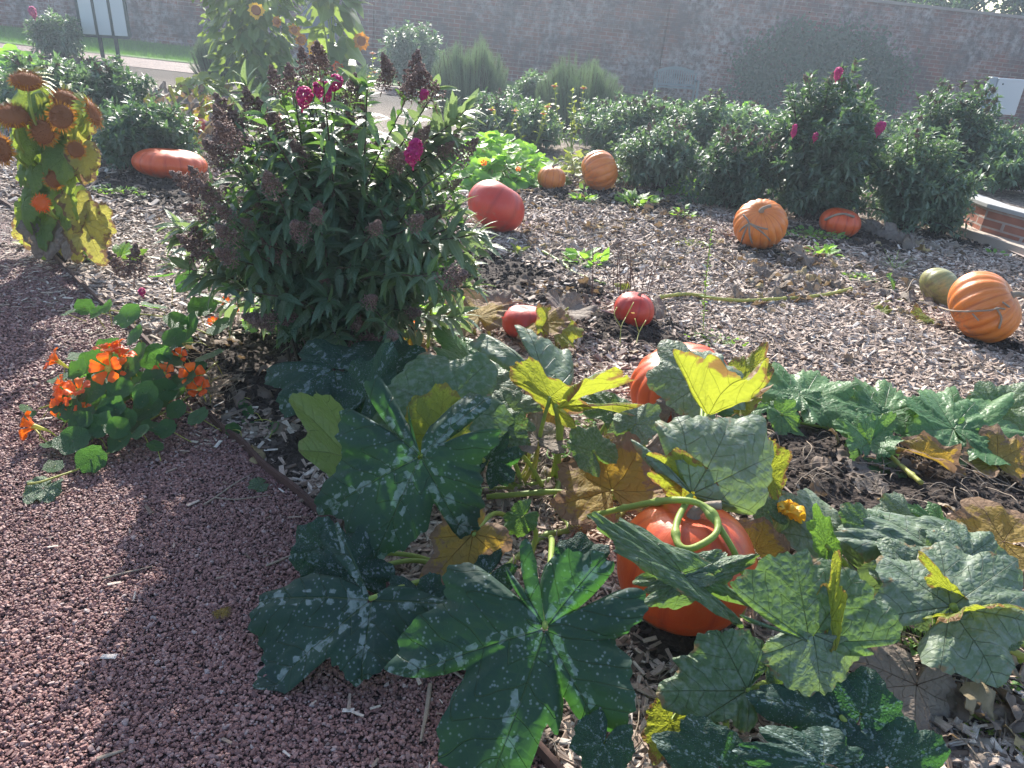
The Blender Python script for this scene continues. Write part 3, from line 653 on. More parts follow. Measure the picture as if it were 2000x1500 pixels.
# ---- central plant
B_ = thing('squash_plant', on(1085, 950), 'tall central squash plant with crinkled grey leaf held up over yellow lit undersides', 'squash plant')
lf(B_, 'round', (1080, 772, .40), (1010, 640), .6, 'dust', 11, n=(-.05, -.5, 1), root=(1080, 940), pr=.011, droop=.18, ruf=.06, fold=-.18, wid=.85, crump=.03, label='crinkled grey green leaf facing up', o=[(768,240),(680,190),(600,130),(560,100),(590,55),(660,60),(730,90),(830,105),(920,140),(985,160),(970,185),(860,180),(800,225)], v=[(600,60),(700,70),(850,110),(960,170)])
lf(B_, 'round', (1085, 790, .40), (1262, 742), .1, 'yellow', 12, n=AW, root=(1090, 945), pr=.009, ruf=.07, cup=.05, wid=.50, crump=.03, label='yellow green leaf lit from behind', o=[(795,235),(835,160),(880,140),(930,150),(980,190),(1020,260),(1000,285),(930,275),(850,268),(795,268)], v=[(1010,245),(900,145),(900,270)])
lf(B_, 'round', (1075, 775, .40), (985, 710), .1, 'yellow', 13, n=(-.2, .9, .3), root=(1040, 945), cup=.2, ruf=.06, wid=.45)
lf(B_, 'round', (860, 800, .38), (835, 678), .45, 'round', 14, root=(1000, 955), ruf=.06, cup=-.1, wid=1.05, crump=.02, label='flat dull green leaf with lit patch')
lf(B_, 'round', (940, 765, .32), (885, 700), .4, 'dust', 15, root=(1020, 955), ruf=.06, droop=.2)
lf(B_, 'round', (960, 850, .24), (975, 775), .4, 'round', 16, root=(1060, 960), ruf=.06)
lf(B_, 'round', (1200, 800, .30), (1130, 770), .2, 'round', 25, root=(1120, 950), ruf=.07, wid=.6)
lf(B_, 'young', (930, 712, .20), (850, 655), .4, 'young', 17, n=(0, .1, 1), root=(1000, 800), ruf=.06, cup=.15, wid=.7)
lf(B_, 'young', (960, 700, .24), (905, 660), .4, 'young', 24, n=(0, .1, 1), root=(1000, 800), ruf=.06, cup=.15, wid=.7)
leaf(B_, 'heart', (1050, 860, .22), (1035, 775, .28), 'dry', 18, size=.16, n=(.3, -.8, .4), root=(1020, 955), crump=.10, cup=.3, pmat='ystem', label='dry tan leaf folded on its stalk')
leaf(B_, 'round', (1195, 960, .14), (1165, 850, .22), 'autumn', 19, size=.22, n=(0, -.8, .6), root=(1200, 985), crump=.10, cup=.25, ruf=.08, pmat='ystem', label='large brown curling leaf')
leaf(B_, 'round', (1255, 880, .18), (1235, 960, .10), 'dry', 20, size=.17, n=(.1, -.8, .6), root=(1270, 990), crump=.12, cup=.2, ruf=.06, pmat='ystem')
leaf(B_, 'round', (835, 560, .40), (800, 580, .40), 'young', 21, size=.13, n=(0, -.3, 1), root=(835, 690), cup=-.2, ruf=.05, droop=.1)
leaf(B_, 'round', (880, 590, .2), (900, 640, .15), 'yellow', 22, size=.12, n=(.3, .8, .4), root=(930, 660), ruf=.05, pmat='ystem')
leaf(B_, 'heart', (790, 690, .1), (765, 650, .16), 'autumn', 23, size=.2, n=(0, -.8, .5), root=(800, 720), crump=.04, cup=.2)
for k, (a, b) in enumerate((((1175, 900), (1180, 790, .2)), ((1290, 960), (1300, 915, .12)), ((1010, 950), (1035, 880, .12)), ((950, 740), (955, 670, .15)))):
    mb = MB(); r_ = on(*a, 0); e_ = GH(*b); tube(mb, smooth_pts([r_, (r_+e_)/2+np.array([.012, 0, 0]), e_], 6), [.009, .007], 7); mb.build('petiole', M['ystem'], B_)
vine(B_, [(950, 970, .04), (1080, 962, .07), (1180, 972, .07), (1290, 965, .08)], .010)
mb = MB()
for p in ((1090, 930), (1150, 850), (1040, 900)): tendril(mb, on(*p, .1), 5, .07)
mb.build('tendril', M['weed'], B_)

# ---- big plant beside and over the near pumpkin
D_ = thing('squash_plant', on(1600, 1200), 'grey green squash plant with young fruit and blossom sprawling over the largest foreground pumpkin', 'squash plant')
lf(D_, 'round', (1372, 752, .38), (1302, 668), .45, 'dust', 31, n=(-.25, -.35, 1), root=(1340, 1010, .25), ruf=.05, droop=.12, wid=.85, label='grey green leaf above the half hidden pumpkin')
lf(D_, 'round', (1378, 806, .36), (1520, 728), .1, 'yellow', 32, n=AW, root=(1345, 1010, .25), ruf=.07, cup=.10, wid=.36, crump=.03, label='yellow green leaf lit from behind with torn edge', o=[(1160,285),(1130,230),(1108,165),(1140,168),(1180,185),(1260,190),(1300,165),(1340,150),(1382,185),(1330,212),(1260,245),(1200,285)], v=[(1370,185),(1120,175),(1250,190)])
lf(D_, 'round', (1450, 755, .36), (1492, 680), .4, 'yellow', 28, ruf=.06, wid=.5, cup=.2)
lf(D_, 'round', (1352, 965, .38), (1430, 830), .35, 'dust', 33, n=(.05, -.85, .6), root=(1325, 1060, .26), pr=.010, ruf=.05, cup=-.05, wid=.85, curl=.1, label='large dusty grey leaf standing upright', o=[(1130,495),(1115,465),(1060,450),(1010,400),(980,340),(1050,310),(1160,300),(1250,298),(1330,300),(1345,340),(1365,390),(1345,440),(1350,500),(1310,555),(1240,545),(1160,520),(1147,512)], v=[(1250,298),(990,340),(1355,400),(1300,550),(1110,300)])
lf(D_, 'round', (1345, 945, .38), (1258, 880), 0, 'yellow', 34, n=(-.4, -.8, .4), ruf=.06, cup=.2, wid=.5)
lf(D_, 'round', (1500, 925, .36), (1508, 852), .2, 'yellow', 30, n=(.3, -.5, .6), ruf=.05, cup=.4, wid=.5)
lf(D_, 'round', (1330, 1120, .38), (1150, 1005), -.05, 'round', 35, n=(.1, -.62, .8), root=(1440, 1210, .1), ruf=.05, wid=.24, fold=.1, label='narrow grey leaf lying over the pumpkin')
lf(D_, 'round', (1340, 1128, .38), (1472, 1085), 0, 'round', 36, n=(.1, -.6, .8), ruf=.06, wid=.36, fold=-.15)
lf(D_, 'round', (1340, 1130, .37), (1265, 1152), 0, 'dust', 29, n=(0, -.4, .9), ruf=.08, wid=.4)
lf(D_, 'round', (1580, 1255, .32), (1515, 1082), .35, 'round', 37, n=(.05, -.75, .75), root=(1640, 1290), pr=.011, ruf=.05, cup=.12, wid=.95, label='broad dark leaf with lit yellow fold', o=[(1425,885),(1400,872),(1290,840),(1235,800),(1230,740),(1262,712),(1300,690),(1350,665),(1430,655),(1470,672),(1510,680),(1560,720),(1620,780),(1670,850),(1665,900),(1620,920),(1560,905),(1455,900)], v=[(1400,655),(1235,740),(1290,838),(1560,715),(1660,885)])
lf(D_, 'round', (1590, 1240, .34), (1602, 1372), -.2, 'dust', 39, n=(0, -.55, 1), ruf=.09, cup=-.15, wid=.8, label='sunlit front lobe curling down', o=[(1440,868),(1400,850),(1345,890),(1335,940),(1380,1000),(1440,1035),(1490,1037),(1525,1000),(1570,980),(1602,920),(1590,890),(1500,872),(1465,868)], v=[(1480,1037),(1340,930),(1590,930)])
lf(D_, 'heart', (1622, 1212, .36), (1638, 1095), .1, 'yellow', 40, n=(.6, .7, .3), ruf=.04, wid=.4)
lf(D_, 'round', (1462, 1348, .22), (1292, 1328), 0, 'round', 41, root=(1530, 1400), ruf=.06, fold=.12, wid=.55, o=[(1290,1000),(1330,960),(1335,900),(1290,870),(1200,858),(1140,880),(1142,920),(1080,930),(1120,955),(1050,1000),(1040,1030),(1080,1070),(1160,1095),(1230,1090),(1270,1120),(1290,1125),(1300,1030)], v=[(1050,1020),(1200,860),(1320,890),(1160,1092)])
lf(D_, 'round', (1835, 1092, .26), (1628, 1040), .1, 'dust', 43, root=(1900, 1230), ruf=.06, droop=.12, wid=.55, quilt=.022, label='broad crinkled blue grey leaf')
lf(D_, 'round', (1800, 1140, .26), (1740, 1050), .3, 'dust', 27, ruf=.06, droop=.1, wid=.9, quilt=.02)
lf(D_, 'round', (1628, 1062, .22), (1512, 955), .4, 'dust', 44, root=(1700, 1100), ruf=.05, droop=.1, wid=.6, quilt=.02)
lf(D_, 'heart', (1615, 1065, .26), (1590, 982), .1, 'young', 45, n=(.3, .9, .3), root=(1625, 1190), ruf=.06, wid=.5)
lf(D_, 'round', (1862, 1180, .30), (1990, 1090), .4, 'dust', 46, n=(.1, -.3, 1), root=(1855, 1335), pr=.013, ruf=.06, wid=.75, label='pale leaf cut by the right edge on a thick stalk')
lf(D_, 'heart', (1858, 1162, .30), (1800, 1085), .1, 'yellow', 47, n=AW, ruf=.06, wid=.4)
lf(D_, 'heart', (1870, 1187, .30), (2000, 1172), .1, 'yellow', 48, n=AW, ruf=.06, wid=.35)
lf(D_, 'young', (1845, 1040, .25), (1780, 985), .2, 'young', 49, root=(1800, 1100), ruf=.07, wid=.7)
for q_, (j_, t_, k_, m_, w_) in enumerate((((1700, 1030, .30), (1640, 990), .3, 'round', .8), ((1880, 1095, .28), (1950, 1040), .4, 'dust', .8), ((1760, 1010, .22), (1720, 965), .4, 'dust', .9), ((1500, 1300, .24), (1520, 1250), .3, 'round', 1.), ((1160, 880, .26), (1120, 830), .3, 'round', .8), ((1240, 830, .30), (1290, 790), .3, 'dust', .7),
        ((1000, 800, .30), (930, 780), .2, 'dust', .7), ((1960, 1230, .2), (1990, 1190), .3, 'round', .8), ((1390, 1400, .16), (1345, 1365), .2, 'round', .9), ((1500, 1000, .28), (1470, 960), .3, 'round', .8), ((1020, 1010, .16), (985, 1040), 0, 'young', .8), ((1430, 870, .34), (1500, 900), 0, 'dust', .6))):
    lf(D_, 'round', j_, t_, k_, m_, 230+q_, ruf=.08, wid=w_, crump=.03, root=(j_[0]+15, j_[1]+90))
lf(D_, 'spot', (1645, 1400, .20), (1485, 1372), -.05, 'spot', 50, root=(1640, 1480), ruf=.06, wid=.8)
lf(D_, 'round', (1680, 1395, .20), (1700, 1300), .3, 'spot', 51, root=(1640, 1460), ruf=.05)
lf(D_, 'round', (1405, 1500, .18), (1285, 1445), .1, 'spot', 52, ruf=.06, wid=.7)
lf(D_, 'spot', (1605, 1492, .26), (1425, 1465), 0, 'spot', 53, ruf=.08, wid=.5)
lf(D_, 'round', (1730, 1500, .14), (1850, 1450), .1, 'spot', 54, ruf=.06, wid=.7)
leaf(D_, 'round', (1475, 1075, .2), (1450, 1030, .26), 'autumn', 55, size=.11, n=(0, -.9, .3), crump=.1, ruf=.08, label='rusty brown shrivelled leaf')
leaf(D_, 'heart', (1310, 1410, .1), (1290, 1460, .05), 'yellow', 56, size=.10, n=(-.2, -.5, .7), root=(1350, 1400), cup=.5)
vine(D_, [(1440, 1215), (1640, 1180), (1740, 1200), (1860, 1285), (2010, 1345)], .010, 'ystem', h=.06); vine(D_, [(1650, 1420), (1840, 1395), (2010, 1385)], .006, 'ystem')
vine(D_, [(1150, 1010, .12), (1245, 985, .30), (1320, 975, .40), (1370, 985, .41), (1400, 1015, .40), (1395, 1045, .39), (1350, 1070, .38), (1325, 1060, .38), (1322, 1020, .39), (1345, 970, .39)], .0095)
vine(D_, [(1370, 985, .41), (1412, 1040, .38), (1445, 1110, .30), (1450, 1205, .06)], .009)
# young fruit with blossom
f0 = GH(1520, 1018, .24)
yf = thing('x', f0, '', ''); bpy.data.objects.remove(yf)
def lathe_fruit(c, rx, rz, ribs, depth, tiltv, squat=0., nu=96, nv=40, bumpy=0., seed=0, dim=.13, pear=0.):
    a = np.linspace(0, 2*np.pi, nu, endpoint=False); ph = np.linspace(0, np.pi, nv)
    A_, P_ = np.meshgrid(a, ph); rib = np.abs(np.sin(A_*ribs/2+.25*np.sin(A_*3+seed)))
    prof = np.sin(P_)**(1-.25*squat); R_ = rx*prof*(1-depth*(1-rib**.6)*np.sin(P_)**.5*(.8+.2*np.sin(A_*2+seed)))
    Z_ = rz*np.cos(P_); Z_ = Z_-rz*dim*np.exp(-(np.sin(P_)/.28)**2)*np.cos(P_)
    R_ = R_*(1-pear*np.cos(P_)*.5)
    x, y, z = R_*np.cos(A_), R_*np.sin(A_), Z_; V = np.stack([x, y, z], -1).reshape(-1, 3)
    V = V*(1+.03*nz(V/rx+seed, 1.5, seed % 4+50)[:, None]+bumpy*nz(V/rx, 9, 51)[:, None])
    i, j = np.meshgrid(np.arange(nv-1), np.arange(nu), indexing='ij'); j2 = (j+1) % nu
    F = np.stack([i*nu+j, (i+1)*nu+j, (i+1)*nu+j2, i*nu+j2], -1).reshape(-1, 4)
    z_ = nrm(np.array(tiltv, float)); x_ = nrm(np.cross([0.1, 1, .2], z_)); Mx = np.stack([x_, np.cross(z_, x_), z_], 1)
    return V@Mx.T+np.asarray(c), F, Mx, np.stack([A_, P_, rib], -1).reshape(-1, 3)
def skin(name, c1, c2, groove, streak=0., rough=.32, patch=None):
    t = NT(name); r = t.n('ShaderNodeSeparateXYZ', {0: t.attr('rib', 'Vector')}); co = t.obj()
    n1 = t.noise(co, 7, 4)
    col = t.mix(t.mr(n1, .3, .7), c1, c2)
    col = t.mix(t.mr(r.outputs[2], .0, .45, .75, 0), col, groove)
    lines = t.noise(t.n('ShaderNodeCombineXYZ', {0: t.math('MULTIPLY', t.math('SINE', r.outputs[0]), 14.), 1: t.math('MULTIPLY', t.math('COSINE', r.outputs[0]), 14.), 2: t.math('MULTIPLY', r.outputs[1], 1.2)}).outputs[0], 3., 3)
    if streak: col = t.mix(t.mr(lines, .5, .7, 0, streak), col, patch or groove)
    sp = t.mr(t.vor(co, 60), .06, .10, .5, 0)
    col = t.mix(t.math('MULTIPLY', sp, t.mr(t.noise(co, 4), .5, .6)), col, (.5, .3, .15))
    col = t.mix(t.mr(r.outputs[1], 2.5, 3.1, 0, .5), col, (.45, .32, .12))
    col = t.mix(t.math('MULTIPLY', t.mr(r.outputs[1], 1.7, 2.6), t.mr(t.noise(co, 22, 5, .7), .48, .6, 0, .8)), col, (.16, .10, .07))
    col = t.mix(t.mr(t.noise(co, 2.2, 3), .5, .75, 0, .35), col, groove)
    # dry mud splashed round the base and dust
    col = t.mix(t.mr(t.noise(co, 16, 4, .7), .6, .8, 0, .35), col, (.30, .2, .13))
    bn = t.math('ADD', t.noise(co, 60, 3), t.math('MULTIPLY', lines, .6))
    return t.pbr(col, t.mr(t.noise(co, 20), .3, .7, rough, rough+.18), t.bump(bn, .25, .004), .5, coat=.08)
SK = {'red': skin('red pumpkin skin', (.50, .030, .016), (.57, .045, .018), (.36, .02, .01), .2),
      'deep': skin('deep orange pumpkin skin', (.60, .070, .010), (.68, .10, .013), (.40, .03, .008), .35, patch=(.68, .16, .03)),
      'orange': skin('orange pumpkin skin', (.58, .14, .016), (.66, .19, .02), (.42, .08, .01), .5, patch=(.70, .28, .06)),
      'tan': skin('tan green squash skin', (.34, .29, .10), (.26, .25, .09), (.17, .19, .06), .8, patch=(.12, .16, .06)),
      'yellow': skin('yellow squash skin', (.62, .46, .09), (.52, .38, .08), (.4, .34, .08), .3),
      'green': skin('young green fruit skin', (.16, .24, .06), (.20, .28, .07), (.42, .48, .20), .9, patch=(.40, .46, .18))}
def pumpkin(label, px, pybot, wpx, hfrac, skin_, ribs, depth, tilt=(0, 0, 1), squat=.3, stem=True, bump_=0., sink=.015, cx=None, seed=0, pear=0., dy=None, vine_=None, hpx=None):
    g = on(px, pybot); depth_ = float(np.dot(g-np.array([0, 0, CZ]), FW))
    rx = wpx/2/FPX*depth_*1.0; depth_ += rx*.7; rx = wpx/2/FPX*depth_; rz = rx*hfrac
    tv = nrm(np.array(tilt, float)); half = math.sqrt((rz*tv[2])**2+(rx**2)*(1-tv[2]**2))
    c = np.array([g[0]-rx*.1+rx*(g[0]/max(g[1], .1))*.6, g[1]+rx*.6, 0]); c[2] = H1(c[0], c[1])+half-sink
    o = thing('pumpkin', (c[0], c[1], c[2]-half), label, 'pumpkin', None)
    V, F, Mx, rb = lathe_fruit(c, rx, rz, ribs, depth, tilt, squat, bumpy=bump_, seed=seed, pear=pear)
    mb = MB(); mb.add(V, F, rib=rb); mb.build('skin', SK[skin_], o)
    if stem:
        top = c+Mx[:, 2]*rz*.72; mb = MB(); L = rx*.42
        pts = [top-Mx[:, 2]*.01, top+Mx[:, 2]*L*.5, top+Mx[:, 2]*L*.8+Mx[:, 0]*L*.35, top+Mx[:, 2]*L*.9+Mx[:, 0]*L*.8]
        tube(mb, smooth_pts(pts, 6), [rx*.15, rx*.085, rx*.06, rx*.065], 9); mb.build('stalk', M['drystem'], o)
    return o, c, rx, rz, Mx
# ---- fruit on the plant D_
V, F, Mx, rb = lathe_fruit(f0, .033, .040, 12, .12, (.12, -.1, 1), 0, 48, 24, dim=.1)
mb = MB(); mb.add(V, F, rib=rb); fo_ = mb.build('young_fruit', SK['green'], D_)
mb = MB(); tube(mb, smooth_pts([on(1508, 1120, .08), f0-Mx[:, 2]*.07, f0-Mx[:, 2]*.034], 6), [.007, .006, .010], 8); mb.build('petiole', M['stem'], D_)
mb = MB()
tp = f0+Mx[:, 2]*.036
for k in range(5):
    a = k*1.256; T_, A_ = np.meshgrid(np.linspace(0, 1, 9), np.linspace(-.5, .5, 6), indexing='ij')
    R_ = .012+.022*np.sin(T_*2.6)+.004*np.sin(A_*9+k); q = np.stack([R_*np.cos(a+A_*1.25)+.045*T_**1.5, R_*np.sin(a+A_*1.25)-.01*T_, .040*np.sin(T_*1.9)-.045*T_**3+.004*np.sin(A_*14)], -1).reshape(-1, 3)
    i, j = np.meshgrid(np.arange(8), np.arange(5), indexing='ij'); mb.add(q+tp, np.stack([i*6+j, i*6+j+1, (i+1)*6+j+1, (i+1)*6+j], -1).reshape(-1, 4), rnd=rng.random(), flat=q*8)
T_ = [tp+np.array([.02, 0, .018]), tp+np.array([.045, -.005, .0]), tp+np.array([.06, -.01, -.03]), tp+np.array([.068, -.015, -.055])]
tube(mb, smooth_pts(T_, 5), [.016, .011, .007, .010], 8, rnd=.2)
b = mb.build('blossom', M['yellowfl'], fo_, loc=(0, 0, 0)); fo_.location = fo_.location

# ---- pumpkins
PK = {}
PK['big'] = pumpkin('largest glossy orange pumpkin in the foreground, partly under grey green leaves', 1322, 1258, 262, .93, 'deep', 10, .018, (.02, .05, 1), .25, seed=1, sink=.03)
PK['mid'] = pumpkin('red orange pumpkin with a dead leaf stuck to it behind the upright grey leaf', 1322, 838, 190, .68, 'deep', 14, .13, (-.35, -.15, .9), .4, seed=2, stem=False)
PK['small'] = pumpkin('small red pumpkin among bare brown stalks in the mid bed', 1238, 648, 80, .84, 'red', 8, .04, (.2, 0, 1), .3, seed=3)
PK['hid'] = pumpkin('pinkish red pumpkin mostly hidden behind the crinkled grey leaf', 1030, 672, 98, .68, 'red', 9, .03, (.1, .1, 1), .3, seed=4, bump_=.02, stem=False)
PK['red'] = pumpkin('large smooth red pumpkin standing alone on the mulch', 972, 466, 116, .80, 'red', 7, .02, (.55, .2, 1), .2, seed=5, stem=False)
PK['flat'] = pumpkin('wide flattened ribbed scarlet pumpkin on the left below the dark shrub', 345, 360, 134, .42, 'deep', 16, .06, (.05, .1, 1), .9, seed=6, stem=False)
PK['left'] = pumpkin('little red pumpkin glimpsed among yellow stems, upper left', 392, 268, 44, .7, 'red', 9, .08, (.2, 0, 1), .4, seed=7, stem=False)
PK['o1'] = pumpkin('smaller of the two orange pumpkins at the edge of the round leafed patch', 1078, 377, 56, .84, 'orange', 13, .07, (.1, 0, 1), .2, seed=8)
PK['o2'] = pumpkin('larger pale orange ribbed pumpkin lying on its side by the round leafed patch', 1170, 382, 78, .9, 'orange', 15, .07, (.85, .1, .35), .3, seed=9, stem=False)
PK['o3'] = pumpkin('orange pumpkin wrapped in withered stems, left of the dark shrubs', 1480, 493, 100, .84, 'orange', 18, .10, (-.25, -.55, .75), .3, seed=10)
PK['o4'] = pumpkin('orange red pumpkin in the shade of the tall shrub with a dried vine over it', 1637, 466, 77, .72, 'deep', 12, .09, (.1, 0, 1), .4, seed=11, stem=False)
PK['o5'] = pumpkin('bright orange ribbed pumpkin at the right edge with dried vine tied across', 1904, 675, 143, .78, 'orange', 18, .13, (.62, -.35, .62), .4, seed=12)
PK['tan'] = pumpkin('unripe tan green squash behind the bright orange pumpkin at the right edge', 1828, 598, 78, .8, 'tan', 12, .05, (.7, .1, .4), .2, seed=13, stem=False, pear=.35)
PK['yel'] = pumpkin('small pale yellow squash on the far mulch, upper left', 248, 168, 26, .7, 'yellow', 8, .05, (.9, 0, .3), .2, seed=14, stem=False, pear=.2)

# ---- bright green vine on the right
E_ = thing('squash_plant', on(1700, 900), 'young squash vine with bright green toothed leaves running across bare soil on the right', 'squash plant')
vine(E_, [(1478, 750), (1540, 785), (1615, 833), (1690, 885), (1730, 915), (1790, 973)], .010, 'ystem', h=.03); vine(E_, [(1530, 835), (1600, 848), (1640, 856), (1700, 870)], .006)
yl = [((1568, 780, .11), (1604, 708), 1., .1, .9, (1565, 812)), ((1560, 778, .11), (1510, 735), .8, .1, .7, None), ((1725, 808, .09), (1745, 732), 1., .1, .9, (1725, 850)), ((1715, 806, .09), (1668, 770), .5, .1, .6, None),
      ((1695, 868, .09), (1765, 955), -.2, .1, .85, (1720, 900)), ((1692, 866, .09), (1625, 815), .3, .1, .8, None), ((1700, 862, .10), (1745, 815), .3, .2, .8, None), ((1530, 808, .10), (1562, 862), -.1, .1, .8, (1520, 840)), ((1520, 800, .10), (1492, 790), .2, .1, .9, None),
      ((1860, 842, .12), (1812, 756), .9, .1, .85, (1830, 880)), ((1872, 840, .12), (1958, 770), .7, .1, .7, (1880, 880)), ((1865, 846, .11), (1800, 868), 0, .1, .6, None), ((1860, 850, .11), (1950, 845), 0, .1, .5, None), ((1950, 800, .16), (1990, 752), .4, .1, .9, (1960, 880)), ((1440, 810, .14), (1500, 795), .1, .1, .7, (1440, 830))]
for k, (j, tp, kk, cp, wd_, rt) in enumerate(yl):
    lf(E_, 'young' if k != 13 else 'round', j, tp, kk, 'young' if k != 13 else 'round', 60+k, n=(0, -.2, 1), root=rt, pr=.006, cup=cp*.8, ruf=.07, fold=.08, wid=wd_, crump=.02)
mb = MB()
for p in ((1600, 830), (1640, 850), (1800, 900)): tendril(mb, on(*p, .03), 3, .07)
mb.build('tendril', M['stem'], E_)
# yellow tattered plant behind centre
G_ = thing('squash_plant', on(1010, 640), 'withering squash plant with tattered yellow and brown leaves around the half hidden red pumpkin', 'squash plant')
for k, a in enumerate([((935, 620, .16), (915, 560, .22), 'autumn', .18, (0, -.6, .7)), ((1060, 640, .14), (1050, 570, .22), 'autumn', .17, (-.2, -.8, .4)), ((1085, 640, .14), (1120, 580, .22), 'yellow', .16, (.2, -.8, .4)),
                       ((1110, 600, .16), (1135, 565, .2), 'dry', .17, (0, -.5, .8)), ((970, 600, .12), (960, 570, .18), 'dry', .12, (0, -.7, .6)), ((900, 575, .18), (890, 600, .1), 'dry', .15, (-.2, -.8, .4)),
                       ((1085, 800, .16), (1040, 770, .18), 'autumn', .13, (0, -.8, .4)), ((1215, 575, .03), (1230, 560, .05), 'yellow', .12, (0, -.3, 1))]):
    leaf(G_, 'round', a[0], a[1], a[2], 90+k, size=a[3], n=a[4], root=(a[0][0]+rng.integers(-15, 25), a[0][1]+45), pr=.008, pmat='ystem', crump=.06, ruf=.09, cup=.15)
vine(G_, [(880, 560), (960, 600, .1), (1010, 590, .12), (1050, 605, .08), (1075, 640)], .005, 'drystem'); vine(G_, [(1060, 500), (1100, 525), (1120, 545), (1180, 570)], .010, 'stem')
# long pale vine across the mulch
Hh = thing('squash_vine', on(1450, 602), 'long bare yellow squash vine with shrivelled leaves lying across the chips towards the right pumpkin', 'vine')
vine(Hh, [(1280, 600), (1340, 592), (1400, 602), (1460, 603), (1530, 598), (1600, 590), (1660, 574)], .011, 'ystem', h=.032)
for k, (x, y) in enumerate(((1480, 598), (1510, 592), (1550, 585), (1575, 580), (1600, 578), (1640, 560), (1445, 590), (1505, 612), (1390, 596), (1340, 588), (1590, 588), (1550, 600))):
    leaf(Hh, 'round', (x, y, .02), (x+rng.integers(-20, 20), y-22, .06), 'dry' if k != 2 else 'autumn', 110+k, size=rng.uniform(.10, .15), n=(rng.normal(0, .4), -.8, .5), crump=.22, ruf=.12, nth=60, nr=12)
Hi = thing('squash_vine', on(1780, 605), 'yellowing squash vine with limp leaves beside the unripe tan green squash', 'vine')
vine(Hi, [(1700, 600), (1760, 590), (1810, 592), (1850, 600)], .007, 'ystem'); vine(Hi, [(1805, 590), (1800, 560, .1), (1785, 545, .14), (1770, 570, .08)], .005, 'drystem')
for k, (x, y, mt) in enumerate(((1720, 608, 'yellow'), (1760, 580, 'dry'), (1775, 560, 'dry'), (1810, 625, 'yellow'), (1830, 600, 'dry'), (1745, 562, 'weed'), (1750, 540, 'dry'), (1730, 575, 'dry'))):
    leaf(Hi, 'round', (x, y, .03), (x+rng.integers(-15, 15), y-15, .05), mt if mt != 'weed' else 'young', 130+k, size=rng.uniform(.08, .14), n=(rng.normal(0, .4), -.8, .5), crump=.18, ruf=.1, nth=60, nr=12)
def drape(label, pts, r, extra=()):
    o = thing('dry_vine', on(*pts[0][:2]), label, 'vine'); vine(o, pts, r, 'drystem')
    for e_ in extra: vine(o, e_, r*.6, 'drystem')
    return o
def surf(key, items):
    """points on a pumpkin's skin nearest the camera ray of each pixel"""
    o, c, rx, rz, Mx = PK[key]; out = []
    for (x, y) in items:
        d = nrm(ray(x, y)); oc = np.array([0, 0, CZ])-c; R_ = max(rx, rz)*1.0
        b_ = np.dot(oc, d); cc_ = np.dot(oc, oc)-R_**2; q = b_*b_-cc_
        s_ = -b_-math.sqrt(q) if q > 0 else -b_; p = np.array([0, 0, CZ])+s_*d; l = (p-c)
        loc = Mx.T@l; k = 1/math.sqrt((loc[0]/rx)**2+(loc[1]/rx)**2+(loc[2]/rz)**2+1e-9); out.append(c+Mx@(loc*k*1.05))
    return out
def wrap(o, P, r, mat='drystem', name='stem'):
    mb = MB(); tube(mb, smooth_pts(P, 6), r, 6); mb.build(name, M[mat], o)
o = thing('dry_vine', on(1850, 640), 'thin grey dried vine drawn across the bright orange pumpkin at the right edge', 'vine')
wrap(o, [GH(1835, 600, .08)]+surf('o5', [(1852, 607), (1890, 608), (1930, 606), (1960, 603)])+[GH(2010, 620, .12)], .006)
o = thing('dry_vine', on(1480, 470), 'brittle brown stems spread like fingers over the orange pumpkin left of the dark shrubs', 'vine')
for q in ([(1462, 436), (1448, 448), (1433, 470)], [(1460, 438), (1452, 462), (1438, 486)], [(1462, 438), (1466, 464), (1478, 488)], [(1462, 436), (1482, 444), (1500, 448)], [(1462, 436), (1490, 455), (1512, 478)], [(1462, 436), (1458, 428), (1450, 418)]):
    wrap(o, surf('o3', q), .008)
o = thing('dry_vine', on(1640, 450), 'long dried brown vine trailing from the shaded pumpkin down to the timber sleeper', 'vine')
wrap(o, surf('o4', [(1612, 430), (1630, 420), (1650, 416), (1668, 422)])+[GH(1690, 430, .12), GH(1720, 446, .08), GH(1760, 460, .06), GH(1800, 474, .03), GH(1840, 488, .02)], .012)
for k in range(9):
    x = 1660+k*15; y = 424+k*6.5
    leaf(o, 'round', (x, y, .1), (x+rng.integers(-8, 12), y+16, .03), 'dry', 150+k, size=rng.uniform(.08, .16), n=(rng.normal(0, .4), -.8, .5), crump=.22, ruf=.1, nth=40, nr=9)
for q in ([(1945, 600), (1955, 620), (1950, 640)], [(1960, 590), (1975, 600)], [(1900, 612), (1912, 625)]): wrap(bpy.data.objects[[o_.name for o_ in C.objects if o_.name.startswith('dry_vine')][0]], surf('o5', q), .006)
# dead leaf stuck on the mid pumpkin
s_ = surf('mid', [(1310, 800), (1310, 745)])
def deadleaf(label, j, t_, sz, mat='dry', n=(0, -.8, .5), crump=.14, seed=200, kind='round', wid=1., cat='dead leaf', cup=.1, fold=0., ruf=.09, name='dead_leaf'):
    j = np.array(j); d = nrm(np.array(t_)-j); nn = np.array(n, float); nn = nrm(nn-d*np.dot(nn, d)); Bm = basis(d[None], nn[None])[0]
    P, F, vn, fl = leafgeo(kind, seed, crump=crump, cup=cup, fold=fold, ruf=ruf, wid=wid); V = (P*sz)@Bm.T+j
    V[:, 2] = np.maximum(V[:, 2], H(V[:, 0], V[:, 1])+.006)
    mb = MB(); mb.add(V-j, F, vn=vn, flat=fl, rnd=(seed*.377) % 1); return tag(mb.build(name, M[mat], None, loc=j), label, cat)
deadleaf('grey dead leaf clinging to the striped red orange pumpkin', s_[0]+np.array([0, -.015, 0]), s_[1]+np.array([0, -.015, 0]), .085, n=(0, -1, .3), crump=.08, seed=201, cup=-.3)
